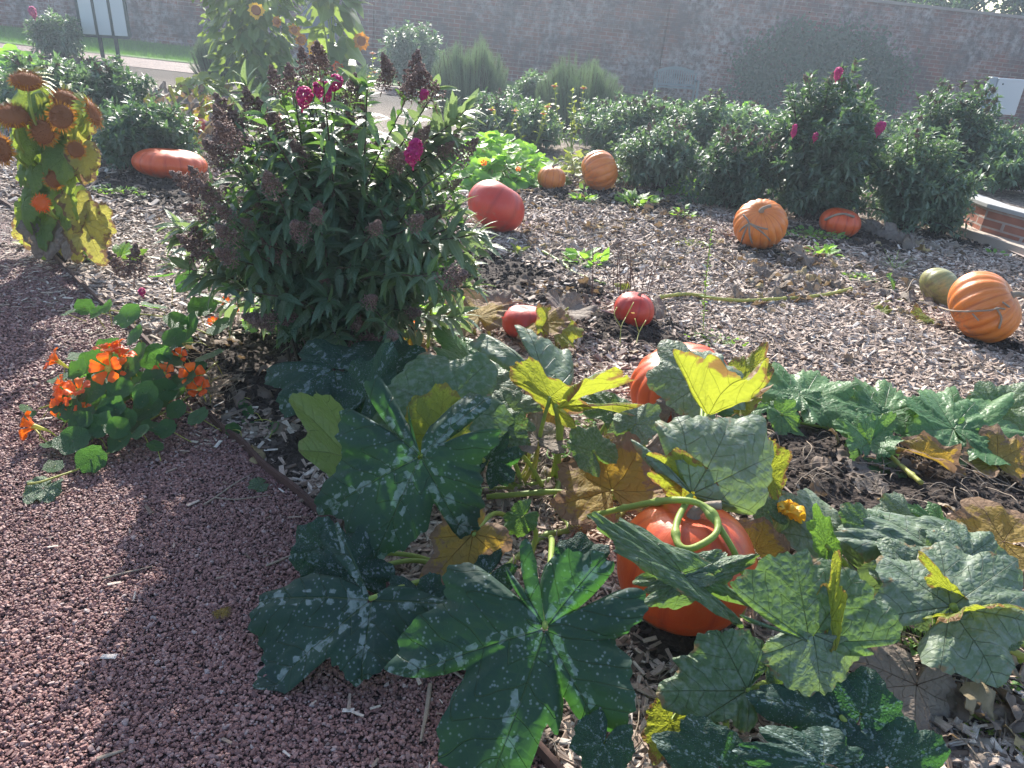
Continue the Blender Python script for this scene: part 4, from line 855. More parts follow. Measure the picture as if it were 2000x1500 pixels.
deadleaf('curled yellow and brown leaf lying over dark soil below the right vine', GH(1800, 895, .05), GH(1920, 940, .05), .19, 'autumn', (0, -.5, .9), .10, 202, wid=.45, fold=.5)
deadleaf('big brittle grey and yellow leaf at the right edge under the bright leaves', GH(1945, 905, .06), GH(1930, 850, .12), .17, 'autumn', (0, -.7, .6), .10, 203, cup=.3)
deadleaf('folded grey brown dead leaf at the foot of the thick green stalk', GH(1800, 1335, .12), GH(1790, 1440, .05), .15, 'dry', (0, -.8, .6), .05, 204, wid=1.2, fold=-.4)
deadleaf('crumpled grey leaf on bare soil left of the curled yellow leaf', GH(1660, 915, .03), GH(1700, 925, .03), .10, 'dry', (0, -.6, .8), .16, 205)
deadleaf('shrivelled grey leaf just below another on the bare soil', GH(1690, 945, .03), GH(1720, 965, .03), .09, 'dry', (0, -.6, .8), .18, 206)
deadleaf('pale yellow and grey withered leaf against the right edge behind the crinkled leaf', GH(1960, 1060, .10), GH(1900, 1040, .10), .20, 'autumn', (0, -.4, 1), .08, 207)
deadleaf('upright grey dead leaf left of the orange pumpkin at the bed edge of shrubs', GH(1565, 500, .1), GH(1570, 475, .16), .14, 'dry', (0, -.8, .5), .18, 208)
deadleaf('grey crumpled dead leaves in front of the stem wrapped pumpkin', GH(1492, 528, .08), GH(1500, 500, .16), .11, 'dry', (0, -.8, .5), .3, 209)
deadleaf('large brown dead leaf standing right of the pale orange pumpkin lying on its side', GH(1205, 345, .12), GH(1222, 325, .22), .22, 'dry', (.2, -.8, .4), .12, 210)
deadleaf('brown dead leaf hanging at the right side of the small red pumpkin', GH(1282, 600, .1), GH(1300, 640, .02), .12, 'dry', (.4, -.8, .3), .1, 211, wid=.6)
deadleaf('olive dead leaf flat on gravel near the bottom left of the nasturtiums', GH(85, 955, .02), GH(60, 975, .01), .07, 'round', (0, -.3, 1), .08, 212)
deadleaf('small orange brown leaf alone on the shaded gravel', GH(432, 1198, .01), GH(440, 1180, .01), .028, 'autumn', (0, -.3, 1), .12, 213)
deadleaf('small dull green leaf lying against the metal edging', GH(508, 945, .02), GH(490, 950, .02), .04, 'round', (0, -.3, 1), .08, 214)

# ---------------------------------------------------------------- shrubs
def lance(nc=3, nr=5, droop=.25, wid=.13, fold=.25):
    t_ = np.linspace(0, 1, nr); u_ = np.linspace(-1, 1, nc); T_, U_ = np.meshgrid(t_, u_, indexing='ij')
    w_ = wid*np.sin(np.pi*np.clip(T_, .02, 1)**.75)**.9+.004
    P = np.stack([U_*w_, T_, fold*np.abs(U_)*w_-droop*T_**2], -1).reshape(-1, 3)
    i, j = np.meshgrid(np.arange(nr-1), np.arange(nc-1), indexing='ij')
    return P, np.stack([i*nc+j, i*nc+j+1, (i+1)*nc+j+1, (i+1)*nc+j], -1).reshape(-1, 4)
LN = lance(3, 5, .4, .16, .25); LS = lance(3, 3, .25, .19, .3); LW = lance(3, 4, .3, .3, .2); NEED = lance(2, 2, 0, .07, 0)
def panicle(L, w_, n, seed, bs=.0035, c_prof=0):
    r = np.random.default_rng(seed); T = IV*.0+np.array([0, 0, 0]); tv = np.array([(1, 0, -.6), (-.5, .87, -.6), (-.5, -.87, -.6), (0, 0, 1.)])
    tf = np.array([(0, 2, 1), (0, 1, 3), (1, 2, 3), (2, 0, 3)]); t_ = r.random(n)**.8; a = r.uniform(0, 6.28, n)
    br = .5+.5*np.abs(np.sin(t_*17+seed)); R_ = (w_*(1-t_)**.7*br if c_prof == 0 else w_*np.sqrt(np.clip(1-(2*t_-1)**2, 0, 1)))*r.uniform(.35, 1, n)**.5
    loc = np.stack([R_*np.cos(a), R_*np.sin(a), t_*L+R_*.4], 1); mb = MB()
    mb.inst(tv, tf, loc, basis(r.normal(size=(n, 3)), r.normal(size=(n, 3)))*(bs*r.uniform(.6, 1.6, n))[:, None, None], r.random(n))
    V = [];
    tube(mb, [(0, 0, -.02), (0, 0, L*.9)], [bs*.6, bs*.3], 4)
    return mb
def shoot_leaves(mb, pts, l0, l1, gap, start=.3, tmpl=None, upd=.5, jit=.25, whorl=2):
    P = np.asarray(pts); seg = np.linalg.norm(np.diff(P, axis=0), axis=1); cum = np.r_[0, np.cumsum(seg)]; Lt = cum[-1]
    s_ = np.arange(start*Lt, Lt, gap); n = len(s_)
    if n < 1: return
    s_ = np.r_[s_, Lt-.004, Lt-.002]; n = len(s_)
    X = np.stack([np.interp(s_, cum, P[:, i]) for i in range(3)], 1); T = nrm(np.stack([np.interp(s_+.01, cum, P[:, i])-np.interp(s_-.02, cum, P[:, i]) for i in range(3)], 1)+1e-6)
    a = nrm(np.cross(T, [.1, .2, 1.01])); b = np.cross(T, a); locs = []; dirs = []; sz = []
    for k in range(whorl):
        ph = np.arange(n)*1.57+k*6.283/whorl+rng.normal(0, .25, n)
        o = np.cos(ph)[:, None]*a+np.sin(ph)[:, None]*b
        f = s_/Lt; d = nrm(o+T*(upd+.9*np.clip(f-.85, 0, 1)*6)[:, None]+rng.normal(0, jit, (n, 3))); locs.append(X); dirs.append(d)
        sz.append((l1+(l0-l1)*(1-np.abs(f-.45)*1.3))*rng.uniform(.7, 1.2, n)*np.where(f > .93, .75, 1))
    locs = np.vstack(locs); dirs = np.vstack(dirs); sz = np.concatenate(sz)
    nn = np.tile([0, 0, 1.], (len(locs), 1))+rng.normal(0, .35, (len(locs), 3))
    tm = tmpl or LN
    mb.inst(tm[0], tm[1], locs, basis(dirs, nn)*sz[:, None, None], rng.random(len(locs)))
HM = {}
def heads(kind, n):
    if (kind, n) not in HM:
        L, w_, c_, bs, mt = {'seed': (.13, .050, 620, .0034, 'seed'), 'bloom': (.085, .034, 420, .0052, 'magenta'), 'seedfar': (.13, .06, 170, .008, 'seed'), 'tanfar': (.13, .06, 170, .008, 'seedtan'), 'bloomfar': (.10, .032, 260, .0075, 'magenta')}[kind]
        me = panicle(L, w_, c_, n, bs, 1 if 'bloom' in kind else 0).mesh('flower_head'); me.materials.append(M[mt]); HM[(kind, n)] = me
    return HM[(kind, n)]
def add_head(parent, kind, p, d, s=1.):
    me = heads(kind, int(rng.integers(3))); nm = 'flower_head' if 'bloom' in kind else 'seed_head'
    o = bpy.data.objects.new(nm, me); C.objects.link(o); o.parent = parent; o.location = Vector(p)-Vector(parent.location)
    o.rotation_euler = Vector(d).to_track_quat('Z', 'Y').to_euler(); o.scale = (s,)*3; return o
# main buddleia
b0 = on(655, 735); b0[1] = 3.25; b0[2] = H1(b0[0], b0[1])
BU = thing('butterfly_bush', b0, 'big dark butterfly bush with brown seed heads and few magenta blooms, left of centre', 'shrub')
mb = MB(); ml = MB(); mw = MB(); hd = []
tips = []
for k in range(185):
    for _ in range(50):
        a = rng.uniform(0, 6.28); r_ = rng.random()**.4; px = 655+r_*math.cos(a)*255; py = 415+r_*math.sin(a)*265
        if py < 150+max(0, (abs(px-700)-120))*1.0: continue
        break
    Y = 3.25+rng.normal(0, .26)-.1*(py > 400); tips.append((px, py, Y, 0))
for px, py in ((480, 165), (440, 290), (880, 225), (910, 215), (935, 455), (915, 520), (400, 430), (480, 415), (350, 470), (870, 360), (890, 410), (430, 200), (500, 200), (345, 440), (720, 610), (640, 560), (900, 250), (370, 500), (390, 545), (420, 590), (360, 450), (950, 480), (925, 560), (900, 620), (870, 650), (560, 190), (600, 175), (700, 170), (850, 175), (340, 520)):
    tips.append((px, py, 3.2+rng.normal(0, .1), 1))
for px, py, Y, lt in tips:
    tp = PY(px, py, Y)
    tp[2] = max(tp[2], .06)
    s0 = b0+np.array([rng.normal(0, .10), rng.normal(0, .10), 0]); m1 = s0*.45+tp*.55+np.array([(tp[0]-s0[0])*-.15, (tp[1]-s0[1])*-.15, .06+.1*rng.random()])
    pts = smooth_pts([s0, m1, tp], 8); tube(mw, pts, [.008, .005, .0025], 5)
    if lt: shoot_leaves(ml, pts, .15, .12, .026, .5, None, .7, .2)
    else: shoot_leaves(mb, pts, .125, .08, .036, .34, None, .15, .3)
    if not lt and rng.random() < .6: hd.append((tp, nrm(pts[-1]-pts[-3]+np.array([0, 0, .02]))))
mw.build('branches', M['bark'], BU); mb.build('foliage', M['bud'], BU); ml.build('young_foliage', M['budlight'], BU)
hd.sort(key=lambda q: q[0][1]+.25*rng.random())
for k, (p, d) in enumerate(hd[:78]): add_head(BU, 'seed', p-np.array([0, .03, .0]), d, rng.uniform(.6, 1.2))
for px, py, Y, s in ((640, 184, 2.82, .9), (590, 194, 2.85, .85), (646, 160, 2.85, .7), (806, 308, 2.78, .8), (818, 290, 2.8, .75), (823, 178, 2.9, .45), (278, 566, 3.1, .45)):
    p = PY(px, py, Y); p[2] -= .03; add_head(BU, 'bloom', p, (rng.normal(0, .3), -.3, 1), s)
for px, py in ((745, 180), (765, 160), (805, 190), (470, 270), (500, 245), (560, 280), (440, 320), (850, 210), (250, 545), (262, 552), (400, 520), (470, 300), (530, 300), (640, 300), (700, 300), (680, 220), (400, 480)):
    p = PY(px, py, 3.05); add_head(BU, 'seed', p, (rng.normal(0, .3), rng.normal(0, .2), 1), rng.uniform(.8, 1.5)) if len([c for c in BU.children]) < 104 else None

def bush(label, px, pyb, pyt, wpx, mat='far', cat='shrub', ns=150, ll=.085, hk=None, hn=0, tm=None, blooms=(), gap=.035, depth=None, name='butterfly_bush', per=.7, wood=True, whorl=2, upd=.25, shape=.8, zoff=0., yoff=0.):
    g = on(px, pyb); g[1] += 0; dd = float(np.dot(g-np.array([0, 0, CZ]), FW)); wd = wpx/FPX*dd/2; tp = PY(px, pyt, g[1]+wd*.5); h = max(.2, tp[2]-g[2]-zoff)*1.06; wd *= 1.1
    c = np.array([g[0], g[1]+wd*.8, 0]); c[2] = H1(c[0], c[1]); c[1] += yoff; c[2] += zoff
    o = thing(name, c, label, cat); mb = MB(); mw = MB(); tm = tm or LS; cl = []
    nb = 6; lump = rng.uniform(0, 6.28, nb)
    for k in range(ns):
        a = rng.uniform(0, 6.28); e = math.acos(rng.uniform(-.15, 1)); rr = rng.uniform(.72, 1)**.6*(1+.16*math.sin(a*3+lump[0]+e*2)+.12*math.sin(a*5+lump[1]-e*4))
        hh = h*(.45+.55*math.cos(e)*rr); wr = wd*math.sin(e)**shape*rr*(1.05-.25*max(0, math.cos(e)))
        tpp = c+np.array([math.cos(a)*wr, math.sin(a)*wr, max(.05, hh if e < 1.5 else h*rng.uniform(.08, .45))])
        s0 = c+np.array([rng.normal(0, wd*.12), rng.normal(0, wd*.12), 0]); m1 = (s0+tpp)/2+np.array([0, 0, h*.1])
        if tm is NEED: s0 = c+(tpp-c)*[.75, .75, 0]+[0, 0, .03]; m1 = s0*.5+tpp*.5
        pts = smooth_pts([s0, m1, tpp], 5)
        if wood and k % 3 == 0: tube(mw, pts, [.012, .004], 4)
        shoot_leaves(mb, pts, ll*1.1, ll*.8, gap, 1-per, tm, upd, .3, whorl); cl.append((tpp, pts[-1]-pts[-3]))
    if wood: mw.build('branches', M['bark'], o)
    mb.build('foliage', M[mat], o)
    if hk:
        cl.sort(key=lambda q: -q[0][2]+q[0][1]*.3)
        for q in cl[:hn]: add_head(o, hk, q[0]-nrm(q[1])*.04, nrm(q[1])+rng.normal(0, .3, 3), rng.uniform(.4, .8))
    for (bx_, by_, s) in blooms:
        p = PY(bx_, by_, c[1]-wd*.85); add_head(o, 'bloomfar', p, (0, -.2, 1), s)
    return o
bush('tall pointed dark butterfly bush with magenta bloom at tip behind the shaded pumpkin', 1612, 452, 165, 205, 'fardark', hk='seedfar', hn=10, ns=300, ll=.12, blooms=((1633, 157, 1.1), (1548, 268, .8), (1590, 276, .8), (1550, 258, .7)))
bush('rounded butterfly bush with pale leaf edges just left of the brick planter', 1795, 472, 262, 190, 'far', hk='seedfar', hn=5, ns=240, ll=.10, blooms=((1713, 264, 1.2), (1720, 258, .9)))
bush('tall butterfly bush with tan seed heads behind the brick planter', 1880, 430, 185, 190, 'fardark', zoff=.1, yoff=.4, hk='tanfar', hn=26, ns=260, ll=.11)
bush('dense green shrub growing out of the brick planter at the right edge', 1965, 440, 262, 190, 'far', zoff=.40, yoff=-.45, ns=200, ll=.10, hk='tanfar', hn=5)
bush('low leafy green shrub in shade at the foot of the rounded butterfly bush', 1850, 470, 345, 90, 'far', ns=140, ll=.08)
bush('dark butterfly bush covered in reddish brown seed heads left of the tall pointed one', 1445, 425, 262, 175, 'fardark', hk='seedfar', hn=34, ns=230, ll=.10)
bush('grey green butterfly bush behind the one with reddish seed heads', 1385, 345, 200, 150, 'far', hk='seedfar', hn=8, ns=180, ll=.12)
bush('grey green butterfly bush in front of the wooden bench', 1255, 330, 195, 150, 'far', hk='seedfar', hn=14, ns=180, ll=.12)
bush('grey green butterfly bush behind the two orange pumpkins', 1290, 390, 255, 165, 'far', hk='seedfar', hn=8, ns=200, ll=.10)
bush('small dark butterfly bush with orange flowers rising before it, mid bed', 1010, 300, 205, 170, 'far', ns=170, ll=.12)
bush('pale leaved butterfly bush between the two grey feathery shrubs', 1045, 235, 150, 110, 'far', ns=150, ll=.15)
bush('rounded butterfly bush standing alone before the brick wall, upper centre', 800, 178, 58, 122, 'far', ns=230, ll=.16)
bush('small bush with a red bloom on the lawn edge, far upper left', 97, 112, 32, 85, 'far', ns=150, ll=.16, blooms=((68, 36, 2.2),))
bush('dark glossy shrub behind the flattened scarlet pumpkin', 248, 340, 205, 185, 'fardark', ns=260, ll=.11)
bush('low grey green shrub with brown seed heads at the left edge behind the sunflower', 60, 260, 120, 190, 'far', hk='seedfar', hn=12, ns=220, ll=.12)
bush('broad low dark shrub with tan heads right of the one at the left edge', 185, 250, 130, 150, 'fardark', hk='tanfar', hn=10, ns=220, ll=.12)
bush('dark butterfly bush at the back of the row between bench and tall bush', 1500, 330, 250, 90, 'far', hk='seedfar', hn=12, ns=110, ll=.13)
bush('grey feathery shrub with upright needle leaves left of the pale bush', 915, 232, 92, 130, 'rosem', name='feathery_shrub', ns=800, ll=.10, tm=NEED, gap=.02, per=.8, whorl=4, upd=1.6, shape=.6)
bush('grey feathery shrub with upright needle leaves in the middle of the row', 1130, 262, 128, 150, 'rosem', name='feathery_shrub', ns=800, ll=.10, tm=NEED, gap=.02, per=.8, whorl=4, upd=1.6, shape=.6)
bush('grey feathery shrub below the far sunflowers beside the lawn', 420, 158, 76, 85, 'rosem', name='feathery_shrub', ns=600, ll=.10, tm=NEED, gap=.025, per=.8, whorl=4, upd=1.6, shape=.6)
for k, (px_, lb_) in enumerate(((965, 'left end of the back row below the feathery shrub'), (1200, 'back row between feathery shrub and bench'), (1330, 'back row directly below the bench'), (1455, 'back row right of the bench'), (1560, 'back row left of the tall pointed bush'), (1700, 'back row right of the tall pointed bush'), (1830, 'back row behind the rounded bush'), (1960, 'back row at the right edge'))):
    bush('grey green butterfly bush in the '+lb_, px_, 285+(px_-960)*.09, 188+(px_-960)*.06, 150, 'far' if k % 2 else 'fardark', hk='seedfar', hn=9, ns=150, ll=.13)
# ---- climber on the wall, trees over the wall
cw = thing('wall_climber', (8.8, WY, -.5), 'faint bluish green climber trained over the brick wall right of the bench', 'climber')
mb = MB(); cc_ = PY(1600, 135, WY); n = 260
for k in range(95):
    a = rng.uniform(0, 6.28); q = math.sqrt(rng.random()); xx_ = cc_[0]+q*math.cos(a)*2.7; zz_ = cc_[2]-.3+q*math.sin(a)*1.35
    if zz_ > cc_[2]+.5 and abs(xx_-cc_[0]) > 1.7: continue
    m = 95; L_ = np.array([xx_, WY-.15, zz_])+rng.normal(0, 1, (m, 3))*[.28, .07, .26]
    L_[:, 1] = np.minimum(L_[:, 1], WY-.01); mb.inst(LW[0], LW[1], L_, basis(rng.normal(0, 1, (m, 3))-[0, .4, .5], rng.normal(0, .4, (m, 3))+[0, -1, .6])*(.14*rng.uniform(.6, 1.2, m))[:, None, None], rng.random(m))
mb.build('foliage', M['climb'], cw)
mb = MB(); [tube(mb, smooth_pts([(cc_[0]+rng.normal(0, .1), WY-.05, -.7), (cc_[0]+d_*.5, WY-.05, .4), (cc_[0]+d_, WY-.05, 1.3+rng.normal(0, .3))], 6), [.03, .01], 5) for d_ in np.linspace(-1.6, 1.6, 7)]; mb.build('stem', M['bark'], cw)
def tree(label, px, Y, h, r_):
    p = PY(px, 30, Y); g = np.array([p[0], Y, -DIP*p[0]]); o = thing('tree', g, label, 'tree'); mw = MB(); mb = MB()
    tube(mw, smooth_pts([g-[0, 0, .3], g+[.1, 0, h*.35], g+[0, .1, h*.8]], 6), [.28, .18, .06], 9)
    for k in range(60):
        a = rng.uniform(0, 6.28); z = rng.uniform(.2, 1); q = g+np.array([math.cos(a)*r_*math.sin(z*2.6)*rng.uniform(.6, 1), math.sin(a)*r_*math.sin(z*2.6)*rng.uniform(.6, 1), h*z])
        s0 = g+np.array([0, 0, h*z*.7]); tube(mw, smooth_pts([s0, (s0+q)/2+[0, 0, .2], q], 4), [.06, .015], 5)
        n = 110; L_ = q+rng.normal(0, .38, (n, 3)); mb.inst(LW[0], LW[1], L_, basis(rng.normal(size=(n, 3)), rng.normal(size=(n, 3))+[0, 0, .6])*(.22*rng.uniform(.6, 1.2, n))[:, None, None], rng.random(n))
    mw.build('trunk', M['bark'], o); mb.build('crown', M['fardark'], o)
tree('tree crown over the brick wall at upper right, leftmost of the three trees', 1740, 31, 6.4, 3.0); tree('tree crown over the brick wall at upper right, middle of the three trees', 1870, 32, 7., 3.2); tree('tree crown over the brick wall in the top right corner, rightmost of the three trees', 2010, 31.5, 6.2, 3.0)

# ---------------------------------------------------------------- sunflowers
def sunhead(parent, p, d, s, seed, far=False, mat='sunpetal', core='suncore', nray=26, rl=.55, wid=1.):
    B = basis(np.array([[.1, .2, 1.]]), np.array([d], float))[0]; B = np.stack([np.cross(B[:, 1], nrm(np.array(d, float))), B[:, 1], nrm(np.array(d, float))], 1); B[:, 0] = nrm(B[:, 0]); B[:, 1] = np.cross(B[:, 2], B[:, 0])
    r = np.random.default_rng(seed); mb = MB(); n = 60 if far else 900; q = np.sqrt(r.random(n)); a = r.uniform(0, 6.28, n)
    dm_ = .34 if (not far and seed < 3) else .16; loc = np.stack([q*np.cos(a)*.5*s, q*np.sin(a)*.5*s*(.85 if seed % 2 else 1), (dm_-.9*dm_*q**2)*s], 1)@B.T+p
    mb.inst(NEED[0]*[1.4, 1, 1], NEED[1], loc, basis((np.stack([np.cos(a)*q, np.sin(a)*q, 1+0*a], 1)+r.normal(0, .3, (n, 3)))@B.T, r.normal(size=(n, 3)))*(.14*s*r.uniform(.6, 1.3, n))[:, None, None], np.clip(q**4*.9+r.normal(0, .15, n), 0, 1))
    V = IV2*np.array([.50, .50, dm_*.95])*s; mb.add(V@B.T+p, IF2, rnd=0., flat=V*0); h = mb.build('flower_head', M[core], parent)
    mb = MB(); a = np.linspace(0, 6.28, nray, endpoint=False)+r.normal(0, .08, nray); dd = np.stack([np.cos(a), np.sin(a), r.normal(-.1, .55, nray)], 1)@B.T
    mb.inst(LS[0]*[wid, 1, 1], LS[1], np.stack([np.cos(a)*.42*s, np.sin(a)*.42*s, 0*a], 1)@B.T+p, basis(dd, np.tile(B[:, 2], (nray, 1)))*(rl*s*r.uniform(.7, 1.2, nray))[:, None, None], r.random(nray))
    mb.build('petals', M[mat], h, loc=(0, 0, 0))
    mb = MB(); V = IV2*np.array([.44, .44, .14])*s-np.array([0, 0, .08*s]); mb.add(V@B.T+p, IF2, rnd=.5); mb.build('sepals', M['stem'], h, loc=(0, 0, 0))
g = on(118, 492); SY = 4.45
SF = thing('sunflower_plant', g, 'fading sunflower with drooping yellow green leaves and rusty orange heads beside the path', 'sunflower')
HD = [((52, 160), .115, (.1, -.12, .95), 'sunpetal'), ((28, 228), .135, (.15, -.3, .9), 'sunpetal'), ((128, 197), .105, (.5, -.35, .7), 'sunpetal'), ((120, 228), .105, (.1, -.8, .3), 'sunpetal'), ((84, 258), .105, (0, -1, .1), 'sunpetal'), ((182, 222), .11, (.9, .2, .2), 'paleface'), ((4, 292), .11, (-.3, -.9, .1), 'sunpetal'), ((148, 292), .07, (.6, -.8, .2), 'sunpetal'), ((105, 350), .078, (.1, -1, .1), 'sunpetal'), ((80, 397), .07, (0, -.9, .2), 'orangefl')]
mw = MB()
for k, ((x, y), s, d, mt) in enumerate(HD):
    p = PY(x, y, SY-.42+.05*(k % 3)); d = nrm(np.array(d)); sunhead(SF, p, d, s*1.2, k, mat='sunpetal' if mt == 'paleface' else mt, nray=84, rl=.27, wid=.6, core='suncore' if mt != 'orangefl' else 'orangefl')
    if k in (0, 1, 2, 5):
        mb = MB(); a = rng.uniform(-.5, 6, 16); Bq = basis(np.array([[.1, .2, 1.]]), d[None])[0]
        mb.inst(LS[0], LS[1], np.stack([np.cos(a)*.5*s, np.sin(a)*.5*s, 0*a-.03], 1)@Bq.T+p, basis(np.stack([np.cos(a), np.sin(a), 0*a-.3], 1)@Bq.T+[0, 0, -.5], np.tile(d, (16, 1)))*.075, rng.random(16)); mb.build('sepals', M['yellowg'], SF)
    q = p-d*.03; tube(mw, smooth_pts([g+[rng.normal(0, .03), rng.normal(0, .03), 0], np.array([g[0]*.7+q[0]*.3, g[1], g[2]+(q[2]-g[2])*.5]), q-d*.08+[0, 0, -.08], q], 8), [.016, .011, .008, .007], 7)
mw.build('stem', M['stem'], SF)
for k in range(74):
    v = rng.random(); y = 190+v*270; hw = 75-abs(v-.3)*40; x = 98+rng.uniform(-1, 1)*hw; Y = SY-.18+rng.uniform(-.15, .3)
    p = PY(x, y, Y); tpx = x+(x-100)*.25+rng.normal(0, 8); sz = rng.uniform(.09, .16)
    mt = 'sunleaf' if (v < .75 and x < 150) or rng.random() < .4 else 'sunyellow'
    t_ = p+np.array([(x-100)/100*.1+rng.normal(0, .04), -.06, -.16]); d = nrm(t_-p); nn = np.array([rng.normal(0, .5)+(x-100)/90, -1, .5]); nn = nrm(nn-d*np.dot(nn, d)); Bm = basis(d[None], nn[None])[0]
    P, F, vn, fl = leafgeo('heart', 300+k, nth=44, nr=10, fold=rng.uniform(-.3, .3), ruf=.05, droop=rng.uniform(0, .3), crump=.03)
    mb = MB(); mb.add((P*sz)@Bm.T+p, F, vn=vn, flat=fl, rnd=rng.random()); mb.build('leaf', M[mt], SF)
for k, (x, y, tx, ty, sz, mt) in enumerate(((165, 435, 190, 490, .23, 'sunyellow'), (190, 425, 205, 480, .17, 'sunyellow'), (100, 455, 90, 500, .15, 'dry'), (140, 460, 130, 500, .14, 'dry'), (80, 440, 85, 490, .14, 'sunleaf'), (125, 395, 130, 450, .16, 'sunleaf'), (70, 450, 75, 505, .14, 'dry'))):
    p = PY(x, y, SY-.25); t_ = PY(tx, ty, SY-.3); d = nrm(t_-p); nn = np.array([rng.normal(0, .2), -1, .3]); nn = nrm(nn-d*np.dot(nn, d)); Bm = basis(d[None], nn[None])[0]
    P, F, vn, fl = leafgeo('heart', 400+k, nth=60, nr=14, ruf=.05, fold=.15, crump=.04)
    mb = MB(); mb.add((P*sz)@Bm.T+p, F, vn=vn, flat=fl, rnd=rng.random()); mb.build('leaf', M[mt], SF)
# far sunflowers
def farsun(label, px, pyb, pyt, wpx, hl, nl=260, ls=.14, Yb=None, seed=0):
    g = on(px, pyb); Y = g[1]; o = thing('sunflower_plant', g, label, 'sunflower'); mw = MB(); mb = MB(); ht = LWH
    dd = float(np.dot(g-np.array([0, 0, CZ]), FW)); wd = wpx/FPX*dd/2; top = PY(px, pyt, Y)[2]
    for k in range(9):
        q = np.array([g[0]+rng.uniform(-1, 1)*wd, Y+rng.uniform(-1, 1)*wd*.6, top*rng.uniform(.7, 1)]); tube(mw, smooth_pts([g, (g*.6+q*.4)+[0, 0, .3], q], 6), [.018, .008], 5)
    z = rng.random(nl)**.8; a = rng.uniform(0, 6.28, nl); r_ = wd*np.sqrt(rng.random(nl))*(.6+.6*z); p = np.stack([g[0]+r_*np.cos(a), Y+r_*.6*np.sin(a), g[2]+(top-g[2])*(.12+.88*z)], 1)
    mb.inst(ht[0], ht[1], p, basis(np.stack([np.cos(a), np.sin(a), rng.normal(-1., .5, nl)], 1), np.stack([np.cos(a), np.sin(a), .6+0*a], 1)+rng.normal(0, .4, (nl, 3)))*(ls*rng.uniform(.5, 1.4, nl))[:, None, None], rng.random(nl))
    mw.build('stem', M['stem'], o); mb.build('foliage', M['sungreen'], o)
    for k, (x, y, s, mt) in enumerate(hl): sunhead(o, PY(x, y, Y-wd*.7), (rng.normal(.3, .2), -1, .1), s, 50+k, True, mt, nray=20, rl=.5, wid=2.2)
hf = leafgeo('heart', 5, nth=15, nr=5, ruf=.05, fold=.1); LWH = (hf[0], hf[1])
farsun('tall leafy sunflower clump with small yellow and amber flowers, left of the top centre', 500, 190, -50, 200, [(615, 95, .15, 'yellowfl'), (588, 78, .12, 'sunpetal'), (575, 58, .11, 'sunpetal'), (540, 42, .10, 'sunpetal'), (500, 20, .16, 'yellowfl')], 650, .15)
farsun('bright sunflower stem with broad pale leaves and one amber flower, right of the leafy clump', 655, 200, -60, 90, [(706, 80, .17, 'sunpetal'), (660, 130, .12, 'orangefl')], 70, .30)
# ---------------------------------------------------------------- nasturtiums
DISC = [leafgeo('disc', s, nth=26, nr=7, ruf=.04, cup=.12, quilt=.006) for s in range(4)]
def discs(mb, P, nn, sz, dirs=None):
    n = len(P)
    for v in range(4):
        k = np.arange(n) % 4 == v; m = k.sum(); T, F, vn, fl = DISC[v]
        if not m: continue
        st = mb.n; dr = rng.normal(size=(m, 3)) if dirs is None else dirs[k]
        mb.inst(T, F, P[k], basis(dr, nn[k])[:, :, :]*sz[k][:, None, None], rng.random(m)); mb.A.setdefault('vn', []).append((st, np.tile(vn, (m, 1))))
def fix_basis(): pass
def nflower(parent, p, d, s, seed, mat='orangefl'):
    d = nrm(np.array(d, float)); B = basis(np.array([[.12, .3, 1.]]), d[None])[0]; B[:, 2] = d; B[:, 0] = nrm(np.cross(B[:, 1], d)); B[:, 1] = np.cross(d, B[:, 0])
    mb = MB(); r = np.random.default_rng(seed)
    for k in range(5):
        a = k*1.2566+.3; T_, A_ = np.meshgrid(np.linspace(0, 1, 8), np.linspace(-1, 1, 7), indexing='ij')
        w_ = .10+.50*np.clip(T_-.15, 0, 1)**.7; w_ = w_*np.sqrt(np.clip(1.03-np.clip(T_-.7, 0, 1)**2*7, .2, 1)); x = A_*w_; y = .12+.95*T_; z = -.55+.85*np.clip(T_*1.5, 0, 1)**.8-.28*np.clip(T_-.5, 0, 1)*1.2+.06*np.sin(A_*7+k)*T_
        X = x*math.cos(a)-y*math.sin(a); Y = x*math.sin(a)+y*math.cos(a); q = np.stack([X, Y, z+.01*k], -1).reshape(-1, 3)*s*.62
        i, j = np.meshgrid(np.arange(7), np.arange(6), indexing='ij'); mb.add(q@B.T+p, np.stack([i*7+j, i*7+j+1, (i+1)*7+j+1, (i+1)*7+j], -1).reshape(-1, 4), rnd=r.random(), flat=q*0+.3)
    h = mb.build('flower', M[mat], parent)
    mb = MB(); b_ = p-d*s*.32; tube(mb, smooth_pts([p-d*s*.15, b_, b_-d*s*.5-np.array([0, 0, s*.15]), b_-d*s*.8-np.array([0, 0, s*.45])], 5), [s*.16, s*.12, s*.04, s*.02], 8); mb.build('spur', M['paleface'], h, loc=(0, 0, 0))
NA = thing('nasturtium', on(330, 780), 'trailing nasturtium with vivid orange flowers and round leaves spreading onto the gravel path', 'nasturtium')
LV = [(722/2.857, 620), (505, 0)]
